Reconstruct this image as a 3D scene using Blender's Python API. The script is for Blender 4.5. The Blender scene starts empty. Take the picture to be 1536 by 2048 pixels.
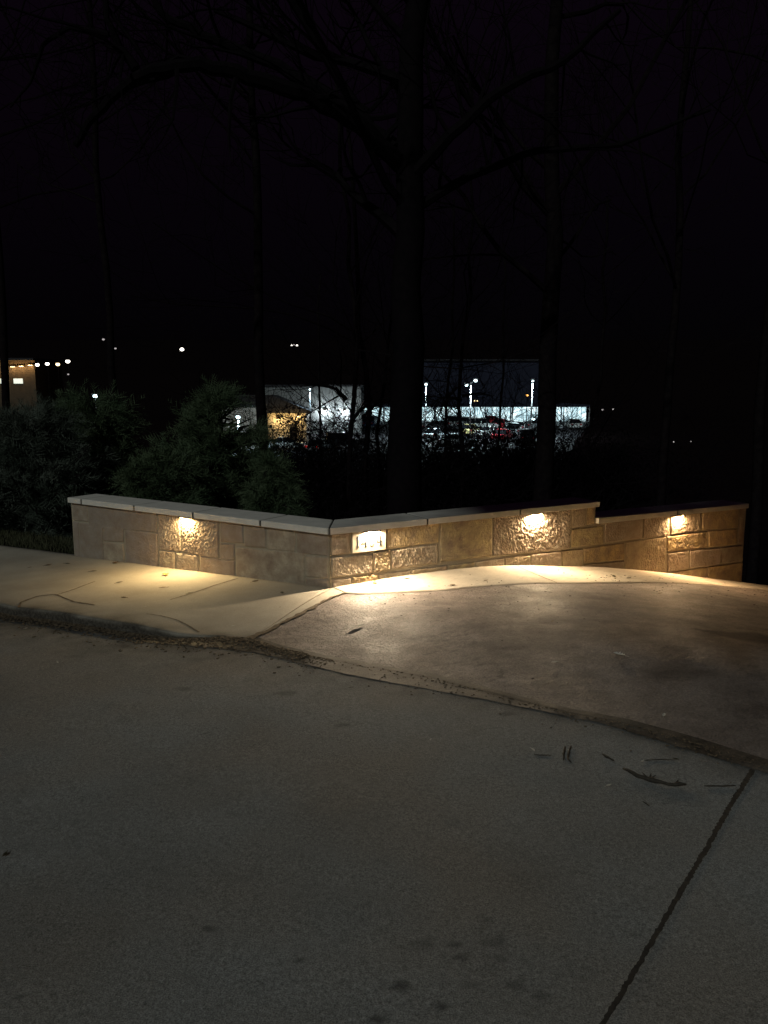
import bpy, math, random
import numpy as np
from mathutils import Vector
random.seed(11)
RNG = np.random.default_rng(5)
D = bpy.data
scn = bpy.context.scene
COL = scn.collection

# ------------------------------------------------------------------ camera maths
F = 1539.0
TH = math.atan(244 / F)
CT, ST = math.cos(TH), math.sin(TH)
EYE = 1.65
def ray(x, y):
    a = (x - 768) / F; b = (1024 - y) / F
    return (a, CT + b * ST, -ST + b * CT)
def at_z(x, y, z):
    r = ray(x, y); t = (z - EYE) / r[2]
    return Vector((r[0] * t, r[1] * t, z))
def at_Y(x, y, Y):
    r = ray(x, y); t = Y / r[1]
    return Vector((r[0] * t, Y, EYE + r[2] * t))
def at_plane(x, y, P, n):
    r = ray(x, y); t = (P[0] * n[0] + P[1] * n[1]) / (r[0] * n[0] + r[1] * n[1])
    return Vector((r[0] * t, r[1] * t, EYE + r[2] * t))

# ------------------------------------------------------------------ tagging / linking
def tag(o, label=None, cat=None, group=None, kind=None):
    if label: o['label'] = label
    if cat: o['category'] = cat
    if group: o['group'] = group
    if kind: o['kind'] = kind
    return o
def empty(name, loc, label, cat, group=None):
    o = D.objects.new(name, None); COL.objects.link(o)
    o.location = loc; o.empty_display_size = .1
    bpy.context.view_layer.update()
    return tag(o, label, cat, group)
def mesh_obj(name, verts, faces, mat, parent=None, smooth=False, local=False):
    """verts in world space; when parented they are moved into the parent's frame (parents are unrotated)"""
    v = np.array(verts, dtype=float)
    if parent is not None and not local:
        off = Vector((0, 0, 0)); p = parent
        while p is not None:
            off += p.location; p = p.parent
        v = v - np.array(off)
    me = D.meshes.new(name)
    me.from_pydata(v.tolist(), [], [list(f) for f in faces])
    me.update()
    if smooth:
        me.polygons.foreach_set('use_smooth', [True] * len(me.polygons))
    if mat is not None: me.materials.append(mat)
    o = D.objects.new(name, me); COL.objects.link(o)
    if parent is not None: o.parent = parent
    return o
def fattr(o, name, vals):
    a = o.data.attributes.new(name, 'FLOAT', 'POINT')
    a.data.foreach_set('value', np.array(vals, dtype=np.float32).ravel())
def copy_tree(o, parent=None):
    c = o.copy(); COL.objects.link(c); c.parent = parent
    for ch in list(o.children):
        copy_tree(ch, c)
    return c

class MB:
    def __init__(s): s.v = []; s.f = []
    def add(s, v, f):
        n = len(s.v); s.v += [tuple(p) for p in v]; s.f += [[i + n for i in q] for q in f]
    def box(s, c, size, rz=0, rx=0):
        hx, hy, hz = size[0] / 2, size[1] / 2, size[2] / 2
        P = [(-hx, -hy, -hz), (hx, -hy, -hz), (hx, hy, -hz), (-hx, hy, -hz), (-hx, -hy, hz), (hx, -hy, hz), (hx, hy, hz), (-hx, hy, hz)]
        ca, sa = math.cos(rz), math.sin(rz); cb, sb = math.cos(rx), math.sin(rx); out = []
        for x, y, z in P:
            y, z = y * cb - z * sb, y * sb + z * cb
            x, y = x * ca - y * sa, x * sa + y * ca
            out.append((x + c[0], y + c[1], z + c[2]))
        s.add(out, [(0, 3, 2, 1), (4, 5, 6, 7), (0, 1, 5, 4), (1, 2, 6, 5), (2, 3, 7, 6), (3, 0, 4, 7)])
    def prism(s, bottom, top):
        n = len(bottom)
        s.add(list(bottom) + list(top), [list(range(n))[::-1], list(range(n, 2 * n))] + [(i, (i + 1) % n, n + (i + 1) % n, n + i) for i in range(n)])
    def tube(s, pts, rad, sides=6):
        pts = [Vector(p) for p in pts]; n = len(pts); base = len(s.v)
        for i, p in enumerate(pts):
            t = (pts[min(i + 1, n - 1)] - pts[max(i - 1, 0)])
            if t.length < 1e-9: t = Vector((0, 0, 1))
            t.normalize()
            a = t.cross(Vector((0.31, .95, .07)))
            if a.length < .1: a = t.cross(Vector((1, 0, 0)))
            a.normalize(); b = t.cross(a)
            for k in range(sides):
                w = 2 * math.pi * k / sides
                q = p + (a * math.cos(w) + b * math.sin(w)) * rad[i]
                s.v.append((q.x, q.y, q.z))
        for i in range(n - 1):
            for k in range(sides):
                k2 = (k + 1) % sides
                s.f.append([base + i * sides + k, base + i * sides + k2, base + (i + 1) * sides + k2, base + (i + 1) * sides + k])
        s.f.append([base + k for k in range(sides)][::-1]); s.f.append([base + (n - 1) * sides + k for k in range(sides)])
    def build(s, name, mat, parent=None, smooth=False, local=False):
        return mesh_obj(name, s.v, s.f, mat, parent, smooth, local)

# ------------------------------------------------------------------ numpy noise
_tab = RNG.random((512, 512))
def vnoise(x, y, seed=0):
    x = np.asarray(x, float) + seed * 17.31; y = np.asarray(y, float) + seed * 9.77
    xi = np.floor(x).astype(int); yi = np.floor(y).astype(int); fx = x - xi; fy = y - yi
    fx = fx * fx * (3 - 2 * fx); fy = fy * fy * (3 - 2 * fy)
    a = _tab[xi % 512, yi % 512]; b = _tab[(xi + 1) % 512, yi % 512]; c = _tab[xi % 512, (yi + 1) % 512]; d = _tab[(xi + 1) % 512, (yi + 1) % 512]
    return (a * (1 - fx) + b * fx) * (1 - fy) + (c * (1 - fx) + d * fx) * fy - .5
def fbm(x, y, seed=0, oc=4):
    s = 0; a = 1; k = 1
    for i in range(oc):
        s = s + a * vnoise(np.asarray(x) * k, np.asarray(y) * k, seed + i); a *= .5; k *= 2.03
    return s
def sstep(a, b, x):
    t = np.clip((np.asarray(x, float) - a) / (b - a), 0, 1)
    return t * t * (3 - 2 * t)

# ------------------------------------------------------------------ materials
def newmat(name):
    m = D.materials.new(name); m.use_nodes = True
    nt = m.node_tree; b = nt.nodes['Principled BSDF']
    return m, nt, b
def N(nt, t, **kw):
    n = nt.nodes.new(t)
    for k, v in kw.items(): setattr(n, k, v)
    return n
def mixc(nt, fac, a, b, mode='MIX'):
    m = N(nt, 'ShaderNodeMix', data_type='RGBA', blend_type=mode)
    for s, v in ((0, fac), (6, a), (7, b)):
        if hasattr(v, 'links'): nt.links.new(v, m.inputs[s])
        else: m.inputs[s].default_value = v if s == 0 else (*v, 1)
    return m.outputs[2]
def noise(nt, co, scale, detail=3, rough=.55, vec=None):
    n = N(nt, 'ShaderNodeTexNoise'); n.inputs['Scale'].default_value = scale
    n.inputs['Detail'].default_value = detail; n.inputs['Roughness'].default_value = rough
    if vec: 
        mp = N(nt, 'ShaderNodeMapping'); mp.inputs['Scale'].default_value = vec
        nt.links.new(co, mp.inputs[0]); co = mp.outputs[0]
    nt.links.new(co, n.inputs['Vector']); return n.outputs['Fac']
def ramp(nt, val, a, b, lo=0.0, hi=1.0):
    m = N(nt, 'ShaderNodeMapRange'); m.inputs[1].default_value = a; m.inputs[2].default_value = b
    m.inputs[3].default_value = lo; m.inputs[4].default_value = hi
    nt.links.new(val, m.inputs[0]); return m.outputs[0]
def attr(nt, name):
    a = N(nt, 'ShaderNodeAttribute'); a.attribute_name = name; return a.outputs['Fac']
def bump(nt, b, h, strength, dist):
    n = N(nt, 'ShaderNodeBump'); n.inputs['Strength'].default_value = strength; n.inputs['Distance'].default_value = dist
    nt.links.new(h, n.inputs['Height']); nt.links.new(n.outputs[0], b.inputs['Normal'])
def mathn(nt, op, a, b):
    m = N(nt, 'ShaderNodeMath', operation=op)
    for i, v in enumerate((a, b)):
        if hasattr(v, 'links'): nt.links.new(v, m.inputs[i])
        else: m.inputs[i].default_value = v
    return m.outputs[0]

def concrete(name, c1, c2, dark, rough=.85, sp=220, bmp=.25, bd=.003, blot=1.6, spec=.3, fine=.35, pits=0.0, streak=None, rvar=0, mott=None):
    m, nt, b = newmat(name)
    co = N(nt, 'ShaderNodeTexCoord').outputs['Object']
    base = mixc(nt, ramp(nt, noise(nt, co, blot, 5, .6, streak), .35, .65), c1, c2)
    if mott: base = mixc(nt, ramp(nt, noise(nt, co, .55, 3, .6), .42, .6), base, mott); base = mixc(nt, ramp(nt, noise(nt, co, 7, 5, .7), .55, .72, 0, .35), base, (c1[0] * .6, c1[1] * .6, c1[2] * .6))
    s1 = noise(nt, co, sp, 2, .7); s2 = noise(nt, co, sp * .3, 3, .6)
    sp1 = mixc(nt, ramp(nt, s1, .3, .7), (1 - fine,) * 3, (1 + fine,) * 3)
    base = mixc(nt, 1.0, base, sp1, 'MULTIPLY')
    sp2 = mixc(nt, ramp(nt, s2, .3, .7), (1 - fine * .4,) * 3, (1 + fine * .4,) * 3)
    base = mixc(nt, 1.0, base, sp2, 'MULTIPLY')
    st = attr(nt, 'stain')
    stn = mathn(nt, 'MULTIPLY', st, ramp(nt, noise(nt, co, 45, 4, .7), .25, .6, .72, 1.0))
    base = mixc(nt, stn, base, dark)
    nt.links.new(base, b.inputs['Base Color'])
    b.inputs['Specular IOR Level'].default_value = spec
    if rvar:
        nt.links.new(ramp(nt, noise(nt, co, 3.2, 4, .65), .35, .65, rough - rvar, rough + rvar), b.inputs['Roughness'])
    else: b.inputs['Roughness'].default_value = rough
    h = mathn(nt, 'ADD', s1, mathn(nt, 'MULTIPLY', s2, 1.5))
    if pits:
        pn = ramp(nt, noise(nt, co, 55, 2, .5, (1, 2.2, 1)), .30, .44, -pits, 0)
        h = mathn(nt, 'ADD', h, pn)
    bump(nt, b, h, bmp, bd)
    return m

M = {}
M['road'] = concrete('road_concrete', (.215, .215, .205), (.262, .262, .25), (.05, .048, .045), rough=.9, sp=210, blot=.9, bmp=.7, bd=.003, fine=.55, mott=(.25, .225, .195))
M['gutter'] = concrete('gutter_concrete', (.20, .17, .14), (.27, .225, .18), (.022, .018, .014), rough=.75, sp=170, bmp=.5, bd=.003, blot=3, rvar=.1, spec=.3)
M['walk'] = concrete('sidewalk_concrete', (.34, .30, .24), (.42, .375, .305), (.04, .032, .025), rough=.85, sp=240, blot=2.2, bmp=.35, fine=.16)
M['strip'] = concrete('apron_concrete', (.46, .40, .32), (.54, .475, .385), (.10, .08, .06), rough=.85, sp=240, blot=3, bmp=.3, fine=.13, streak=(1, 1, 1))
M['drive'] = concrete('driveway_concrete', (.185, .150, .130), (.285, .238, .208), (.05, .038, .034), rough=.68, sp=90, blot=3.4, bmp=.8, bd=.005, fine=.36, pits=1.6, rvar=.10, spec=.38, streak=(1, 1.5, 1))

def stone_mat():
    m, nt, b = newmat('rough_sandstone')
    co = N(nt, 'ShaderNodeTexCoord').outputs['Object']
    st = attr(nt, 'stone'); mo = attr(nt, 'mortar'); rg = attr(nt, 'rough')
    cr = N(nt, 'ShaderNodeValToRGB'); nt.links.new(st, cr.inputs[0])
    e = cr.color_ramp.elements
    e[0].position = 0; e[0].color = (.34, .285, .24, 1); e[1].position = 1; e[1].color = (.62, .43, .21, 1)
    for p, c in ((.25, (.50, .42, .31, 1)), (.5, (.36, .295, .25, 1)), (.75, (.56, .45, .25, 1))):
        x = e.new(p); x.color = c
    base = mixc(nt, ramp(nt, noise(nt, co, 9, 5, .65), .35, .68), cr.outputs[0], (.29, .215, .16))
    base = mixc(nt, ramp(nt, noise(nt, co, 30, 5, .7), .48, .72, 0, .6), base, (.34, .28, .19))
    base = mixc(nt, mo, base, (.40, .34, .25))
    nt.links.new(base, b.inputs['Base Color']); b.inputs['Roughness'].default_value = .95
    b.inputs['Specular IOR Level'].default_value = .05
    h = mathn(nt, 'ADD', noise(nt, co, 130, 4, .7), noise(nt, co, 420, 2, .6))
    bump(nt, b, h, .8, .005)
    return m
M['stone'] = stone_mat()
def simple(name, c1, c2, sc=20, rough=.8, bmp=0, bd=.002, metal=0, spec=.4):
    m, nt, b = newmat(name)
    co = N(nt, 'ShaderNodeTexCoord').outputs['Object']
    n = noise(nt, co, sc, 4, .6)
    nt.links.new(mixc(nt, ramp(nt, n, .35, .65), c1, c2), b.inputs['Base Color'])
    b.inputs['Roughness'].default_value = rough; b.inputs['Metallic'].default_value = metal
    b.inputs['Specular IOR Level'].default_value = spec
    if bmp: bump(nt, b, noise(nt, co, sc * 6, 3, .6), bmp, bd)
    return m
M['cap'] = simple('cast_limestone', (.60, .56, .50), (.70, .65, .58), 7, .8, .3, .0015)
M['plaque'] = simple('smooth_limestone', (.48, .41, .31), (.54, .46, .35), 12, .75, .2, .001)
M['ink'] = simple('engraved_black', (.012, .013, .016), (.02, .02, .024), 60, .6)
M['bronze'] = simple('dark_bronze', (.04, .03, .022), (.06, .045, .03), 40, .45, metal=.6)
M['bark'] = simple('wet_bark', (.007, .005, .006), (.013, .010, .010), 8, .95, spec=0)
M['bark2'] = simple('far_bark', (.006, .005, .006), (.009, .007, .008), 8, .95, spec=0)
M['soil'] = simple('leaf_litter', (.006, .004, .005), (.012, .008, .008), 2.5, .95, .5, .05, spec=0)
M['asphalt'] = simple('lot_asphalt', (.022, .022, .026), (.035, .035, .04), .6, .7)
M['grass'] = simple('dry_grass', (.05, .055, .028), (.09, .085, .05), 8, .8, spec=.1)
def leafmat(name, c1, c2, sc=1.2):
    m = simple(name, c1, c2, sc, .7, spec=.15); return m
M['cedar'] = leafmat('cedar_foliage', (.036, .062, .030), (.115, .15, .080), 1.3)
M['cedar2'] = leafmat('dusky_foliage', (.042, .056, .040), (.11, .125, .10), 1.5)
M['leafbrown'] = simple('dead_leaf', (.09, .05, .025), (.15, .09, .04), 60, .7)
M['leaforange'] = simple('tan_oak_leaf', (.42, .20, .05), (.55, .30, .10), 60, .6)
M['leafdark'] = simple('dark_leaf', (.035, .032, .015), (.06, .05, .02), 60, .6)
M['leafpale'] = simple('pale_leaf', (.45, .42, .36), (.6, .56, .5), 60, .7)
M['twig'] = simple('twig_bark', (.03, .024, .018), (.06, .048, .035), 60, .8, .5, .002)
M['joint'] = simple('tar_joint', (.020, .018, .016), (.055, .045, .035), 30, .85, .6, .004)
M['crack'] = simple('dirty_crack', (.09, .065, .04), (.17, .125, .08), 35, .9, .8, .004)
M['pole'] = simple('grey_pole', (.30, .31, .32), (.36, .37, .38), 5, .5)
M['wallgray'] = simple('grey_block_wall', (.15, .16, .16), (.20, .21, .205), 2, .8)
M['roof'] = simple('dark_roof', (.015, .015, .018), (.025, .025, .03), 3, .8)
M['store'] = simple('dark_store_wall', (.013, .016, .034), (.020, .024, .046), .6, .9)
M['paleblock'] = simple('pale_stucco', (.24, .22, .18), (.30, .27, .22), 2, .8)
M['glass'] = simple('car_glass', (.01, .012, .015), (.015, .017, .02), 5, .1)
M['tyre'] = simple('tyre_rubber', (.012, .012, .012), (.02, .02, .02), 20, .8)
for k, c in (('white', (.62, .66, .66)), ('silver', (.28, .31, .33)), ('red', (.42, .02, .03)), ('black', (.015, .016, .02)), ('blue', (.04, .07, .16)), ('yellow', (.55, .48, .22))):
    M['car_' + k] = simple('car_paint_' + k, c, tuple(v * 1.1 for v in c), 3, .35, spec=.6)
def emit(name, col, s):
    m, nt, b = newmat(name)
    b.inputs['Base Color'].default_value = (*col, 1)
    b.inputs['Emission Color'].default_value = (*col, 1); b.inputs['Emission Strength'].default_value = s
    return m
M['e_cool'] = emit('cool_lamp', (.72, .95, 1), 6)
M['e_store'] = None
M['e_warm'] = emit('warm_lamp', (1, .72, .38), 5)
M['e_white'] = emit('white_lamp', (1, .93, .82), 5)
M['e_orange'] = emit('sodium_lamp', (1, .45, .10), 3)
M['e_red'] = emit('red_lamp', (1, .03, .02), 2.5)
M['e_dim'] = emit('dim_lamp', (.8, .72, .72), .5)
M['e_wl'] = {}

# ------------------------------------------------------------------ wall geometry frame
CT1 = .48                       # cap top of the taller part
Cc = at_z(658, 1057, CT1); Rc = at_z(1200, 1003, CT1); Lc = at_z(135, 995, CT1)
uR = (Rc - Cc); lenR1 = uR.length; uR.normalize(); uL = (Lc - Cc); lenL = uL.length; uL.normalize()
nR = Vector((uR.y, -uR.x, 0)); nL = Vector((-uL.y, uL.x, 0))      # towards the street
CAPT = .057; OVER = .042; CAPW = .38
def sR(p): return (Vector((p[0], p[1], 0)) - Vector((Cc.x, Cc.y, 0))).dot(uR)
def sL(p): return (Vector((p[0], p[1], 0)) - Vector((Cc.x, Cc.y, 0))).dot(uL)
def offset_corner(d):            # corner of lines offset backwards (away from street) by d
    k = d / (1 + nR.dot(nL))
    return Vector((Cc.x, Cc.y, 0)) - (nR + nL) * k
Cw = offset_corner(OVER)
q = at_plane(1498, 1007, Cc, nR); S2END = sR(q); ZT2B = q.z
q = at_plane(1197, 1037, Cc, nR); ZT2A = q.z
S1END = lenR1

# ------------------------------------------------------------------ ground height
gs = [0, .63, 1.18, 1.6, 2.0, 2.56, 3.27, 3.83, 4.43, 5.15, 5.79, 7, 9, 14, 30]
gz = [-.059, -.043, -.041, -.053, -.085, -.154, -.251, -.348, -.461, -.611, -.743, -1.0, -1.4, -2.2, -4.5]
gss = np.linspace(0, 30, 1501); gzz = np.interp(gss, gs, gz)
ker = np.ones(25) / 25
gzz = np.convolve(np.pad(gzz, 12, mode='edge'), ker, 'valid')
SD = Vector((.876, -.482, 0)).normalized(); SE = Vector((-SD.y, SD.x, 0)); SO = Vector((-.95, 5.24, 0))
def te(x, y):
    x = np.asarray(x, float) - SO.x; y = np.asarray(y, float) - SO.y
    return x * SD.x + y * SD.y, x * SE.x + y * SE.y
def Zb(x, y):
    x = np.asarray(x, float); y = np.asarray(y, float)
    a = (x - Cc.x) * uR.x + (y - Cc.y) * uR.y; b = (x - Cc.x) * uL.x + (y - Cc.y) * uL.y
    return np.interp(np.maximum(a, 0), gss, gzz) - .0350 * np.clip(b, 0, 12)
KH = .075
def G_road(x, y):
    t, e = te(x, y)
    return Zb(x, y) - KH + np.clip(-.02 * e, -.02, .06)
def G_top(x, y):
    t, e = te(x, y)
    k = sstep(-1.15, -.15, t)
    return Zb(x, y) - KH * (1 - sstep(0, 1.2, e)) * k
def march(px, py, fn, off=0.0):
    r = ray(px, py); t0 = 1.5; t = t0
    while t < 40:
        if EYE + r[2] * t < float(fn(r[0] * t, r[1] * t)) + off: break
        t0 = t; t += .05
    for _ in range(30):
        m = (t + t0) / 2
        if EYE + r[2] * m < float(fn(r[0] * m, r[1] * m)) + off: t = m
        else: t0 = m
    return Vector((r[0] * t, r[1] * t, EYE + r[2] * t))
top = lambda px, py: march(px, py, G_top)
rd = lambda px, py: march(px, py, G_road)

# ------------------------------------------------------------------ pavement patches
def resample(pts, ps):
    P = np.array([[p[0], p[1]] for p in pts]); d = np.r_[0, np.cumsum(np.hypot(*(P[1:] - P[:-1]).T))]; d /= d[-1]
    return np.c_[np.interp(ps, d, P[:, 0]), np.interp(ps, d, P[:, 1])]
def patch(name, bot, topc, us, vs, zf, mat, stain, lift=0.0, wob=0.004, skirt=0.0, kind='structure'):
    A = resample(bot, us); B = resample(topc, us); nu, nv = len(us), len(vs)
    X = A[:, 0][:, None] * (1 - vs) + B[:, 0][:, None] * vs; Y = A[:, 1][:, None] * (1 - vs) + B[:, 1][:, None] * vs
    Z = zf(X, Y) + lift + wob * fbm(X * 2.2, Y * 2.2, 3, 4)
    st = np.clip(stain(X, Y), 0, 1)
    V = np.c_[X.ravel(), Y.ravel(), Z.ravel()]
    I = np.arange(nu * nv).reshape(nu, nv)
    Fq = np.c_[I[:-1, :-1].ravel(), I[1:, :-1].ravel(), I[1:, 1:].ravel(), I[:-1, 1:].ravel()]
    s = st.ravel()
    if skirt:
        ring = list(I[:, 0]) + list(I[-1, 1:]) + list(I[:-1, -1][::-1]) + list(I[0, 1:-1][::-1])
        n0 = len(V); V = np.r_[V, V[ring] - np.array([0, 0, skirt])]; s = np.r_[s, s[ring]]
        # rounded arris
        k = len(ring); F2 = [[ring[i], n0 + i, n0 + (i + 1) % k, ring[(i + 1) % k]] for i in range(k)]
        Fq = np.r_[Fq, np.array(F2)]
    o = mesh_obj(name, V, Fq.tolist(), mat, None, False)
    me = o.data; sm = np.ones(len(me.polygons), bool); 
    if skirt: sm[len(sm) - len(ring):] = False
    me.polygons.foreach_set('use_smooth', sm)
    fattr(o, 'stain', s); o['kind'] = kind
    return o

S_px = [(0, 1208), (37, 1216), (100, 1222), (170, 1233), (240, 1245), (300, 1256), (350, 1266), (395, 1271), (430, 1272), (500, 1277)]
S_left = [top(*p) for p in S_px]
S2_px = [(500, 1277), (560, 1297), (650, 1318), (760, 1338), (870, 1358), (1000, 1392), (1130, 1425), (1250, 1448), (1400, 1490), (1536, 1533)]
S_right = [top(*p) for p in S2_px]
S_left[-1] = S_right[0]
far_left = S_left[0] + (S_left[0] - S_left[4]).normalized() * 25
far_right = S_right[-1] + (S_right[-1] - S_right[-4]).normalized() * 14
R_px = [(0, 1237), (100, 1251), (200, 1263), (290, 1283), (400, 1291), (520, 1303), (700, 1347), (850, 1374), (1000, 1402), (1200, 1442), (1400, 1502), (1536, 1542)]
R_l = [rd(*p) for p in R_px]
Rfl = R_l[0] + (R_l[0] - R_l[3]).normalized() * 25; Rfr = R_l[-1] + (R_l[-1] - R_l[-4]).normalized() * 14
R_all = [Rfl] + R_l + [Rfr]

def blob(X, Y, cx, cy, r, soft=.5, el=1.0, seed=0):
    d = np.hypot((X - cx) / el, Y - cy) / r + .5 * vnoise((X - cx) * 2 / r + 5, (Y - cy) * 2 / r, seed)
    return 1 - sstep(1 - soft, 1 + soft * .4, d)
spots = [(415, 1857, .018, .75), (570, 1387, .05, .55), (805, 1972, .022, .85), (938, 1970, .014, .8), (910, 1890, .016, .75), (922, 1916, .016, .8), (988, 1885, .03, .5), (1000, 1917, .02, .5),
         (845, 1888, .03, .4), (882, 2012, .018, .9), (755, 2040, .018, .9), (1030, 1972, .022, .5), (1082, 1993, .02, .55), (598, 1920, .011, .8), (1015, 1428, .04, .6), (687, 1450, .03, .5),
         (45, 1990, .013, .7), (1268, 1868, .014, .5), (232, 1828, .02, .35), (730, 1810, .014, .35), (150, 1312, .05, .5), (370, 1378, .04, .5), (975, 1840, .02, .4), (1160, 1745, .02, .3), (965, 1858, .014, .5)]
SP = [(rd(a, b), r, s) for a, b, r, s in spots]
def st_road(X, Y):
    t, e = te(X, Y)
    s = .22 * sstep(.0, .5, fbm(X * .8, Y * .8, 9, 4)) + 0 * X
    for i, (p, r, k) in enumerate(SP):
        s = np.maximum(s, k * blob(X, Y, p.x, p.y, r, .6, 1.5, i))
    # dirt along the gutter line
    eR = np.interp(t, TR, ER)
    w = .05 + .12 * (vnoise(t * 2.1, t * 0 + 3, 2) + .5) + .26 * np.exp(-((t + 1.3) / 1.7) ** 2)
    s = np.maximum(s, 1.15 * np.exp(-np.clip((eR - e), 0, 9) / w) * (.45 + .8 * (fbm(X * 9, Y * 9, 4) + .5)))
    return s
TR, ER = [], []
for p in R_all:
    t, e = te(p.x, p.y); TR.append(float(t)); ER.append(float(e))
TR, ER = np.array(TR), np.array(ER)
# road
dense = lambda a, b, s: np.arange(a, b, s)
tv = np.r_[np.linspace(TR[0], -5, 25)[:-1], dense(-5, -2.6, .05), dense(-2.6, 3.7, .022), dense(3.7, 7, .1), np.linspace(7, TR[-1], 8)]
botR = []; topR = []
for t in tv:
    b = SO + SD * t + SE * -22; botR.append(b); topR.append(SO + SD * t + SE * float(np.interp(t, TR, ER)))
def grid_patch(name, A, B, vs, zf, mat, stain, wob=.004, lift=0):
    A = np.array([[p[0], p[1]] for p in A]); B = np.array([[p[0], p[1]] for p in B]); nu, nv = len(A), len(vs)
    X = A[:, 0][:, None] * (1 - vs) + B[:, 0][:, None] * vs; Y = A[:, 1][:, None] * (1 - vs) + B[:, 1][:, None] * vs
    Z = zf(X, Y) + lift + wob * fbm(X * 2.2, Y * 2.2, 3, 4)
    I = np.arange(nu * nv).reshape(nu, nv)
    o = mesh_obj(name, np.c_[X.ravel(), Y.ravel(), Z.ravel()], np.c_[I[:-1, :-1].ravel(), I[1:, :-1].ravel(), I[1:, 1:].ravel(), I[:-1, 1:].ravel()].tolist(), mat, None, True)
    fattr(o, 'stain', np.clip(stain(X, Y), 0, 1).ravel()); o['kind'] = 'structure'
    return o
L22 = 22.0
vsR = np.r_[np.linspace(0, 1 - 6.2 / L22, 12)[:-1], np.arange(1 - 6.2 / L22, 1, .022 / L22), 1.0]
grid_patch('road', botR, topR, vsR, G_road, M['road'], st_road)
# gutter (a hair above the road's level at its street side)
TS, ES = [], []
for p in [far_left] + S_left + S_right[1:] + [far_right]:
    t, e = te(p.x, p.y); TS.append(float(t)); ES.append(float(e))
TS, ES = np.array(TS), np.array(ES)
A = [SO + SD * t + SE * (float(np.interp(t, TR, ER)) - .03) for t in tv]
B = [SO + SD * t + SE * (float(np.interp(t, TS, ES)) + .06) for t in tv]
def st_gut(X, Y):
    t, e = te(X, Y); f = fbm(X * 7, Y * 7, 6) + .5
    left = 1 - sstep(.35, .95, t); right = sstep(1.7, 2.8, t)
    eS = np.interp(t, TS, ES)
    s = .35 + .75 * f
    s = np.maximum(s * .5, left * (.72 + .5 * f)); s = np.maximum(s, right * (.6 + .5 * f))
    s = np.maximum(s, .95 * np.exp(-np.abs(eS - e) / .035))
    return s * (1 - .25 * sstep(.3, .8, t) * (1 - sstep(1.1, 1.9, t)))
def G_gut(X, Y):
    t, e = te(X, Y); eR = np.interp(t, TR, ER)
    return G_road(X, Y) + .004 - .012 * sstep(0, .15, e - eR) * (1 - sstep(-.6, 0, t)) + .003 * fbm(np.asarray(X) * 9, np.asarray(Y) * 9, 8, 4)
grid_patch('gutter', A, B, np.linspace(0, 1, 24), G_gut, M['gutter'], st_gut)

# sidewalk along the street (left of the wall corner), ruled between street edge and wall line
Wn = Vector((Cw.x, Cw.y, 0))
Wl_end = Wn + uL * 32
J_px = [(500, 1277), (560, 1248), (620, 1219), (665, 1194), (690, 1186)]
J = [top(*p) for p in J_px]
inL = -nL * .05; inR = -nR * .05
K_px = [(690, 1186), (732, 1188), (820, 1184), (885, 1181), (953, 1174), (1010, 1170), (1150, 1167), (1270, 1165.5), (1350, 1166.5), (1450, 1172), (1536, 1180)]
K = [top(*p) for p in K_px]; K[0] = J[-1]
Kfar = K[-1] + uR * 10
def st_walk(X, Y):
    t, e = te(X, Y); eS = np.interp(t, TS, ES)
    s = .10 * sstep(-.1, .5, fbm(X * 2, Y * 2, 12)) + 0 * X
    s = np.maximum(s, .75 * np.exp(-np.clip(e - eS, 0, 9) / .15) * (.35 + 1.0 * (fbm(X * 6, Y * 6, 7) + .5)))
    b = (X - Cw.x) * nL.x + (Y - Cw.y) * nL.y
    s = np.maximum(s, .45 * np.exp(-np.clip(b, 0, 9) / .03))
    return s
us = np.r_[np.linspace(0, .80, 30)[:-1], np.linspace(.80, 1, 130)]
bl = [far_left] + S_left
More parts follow.
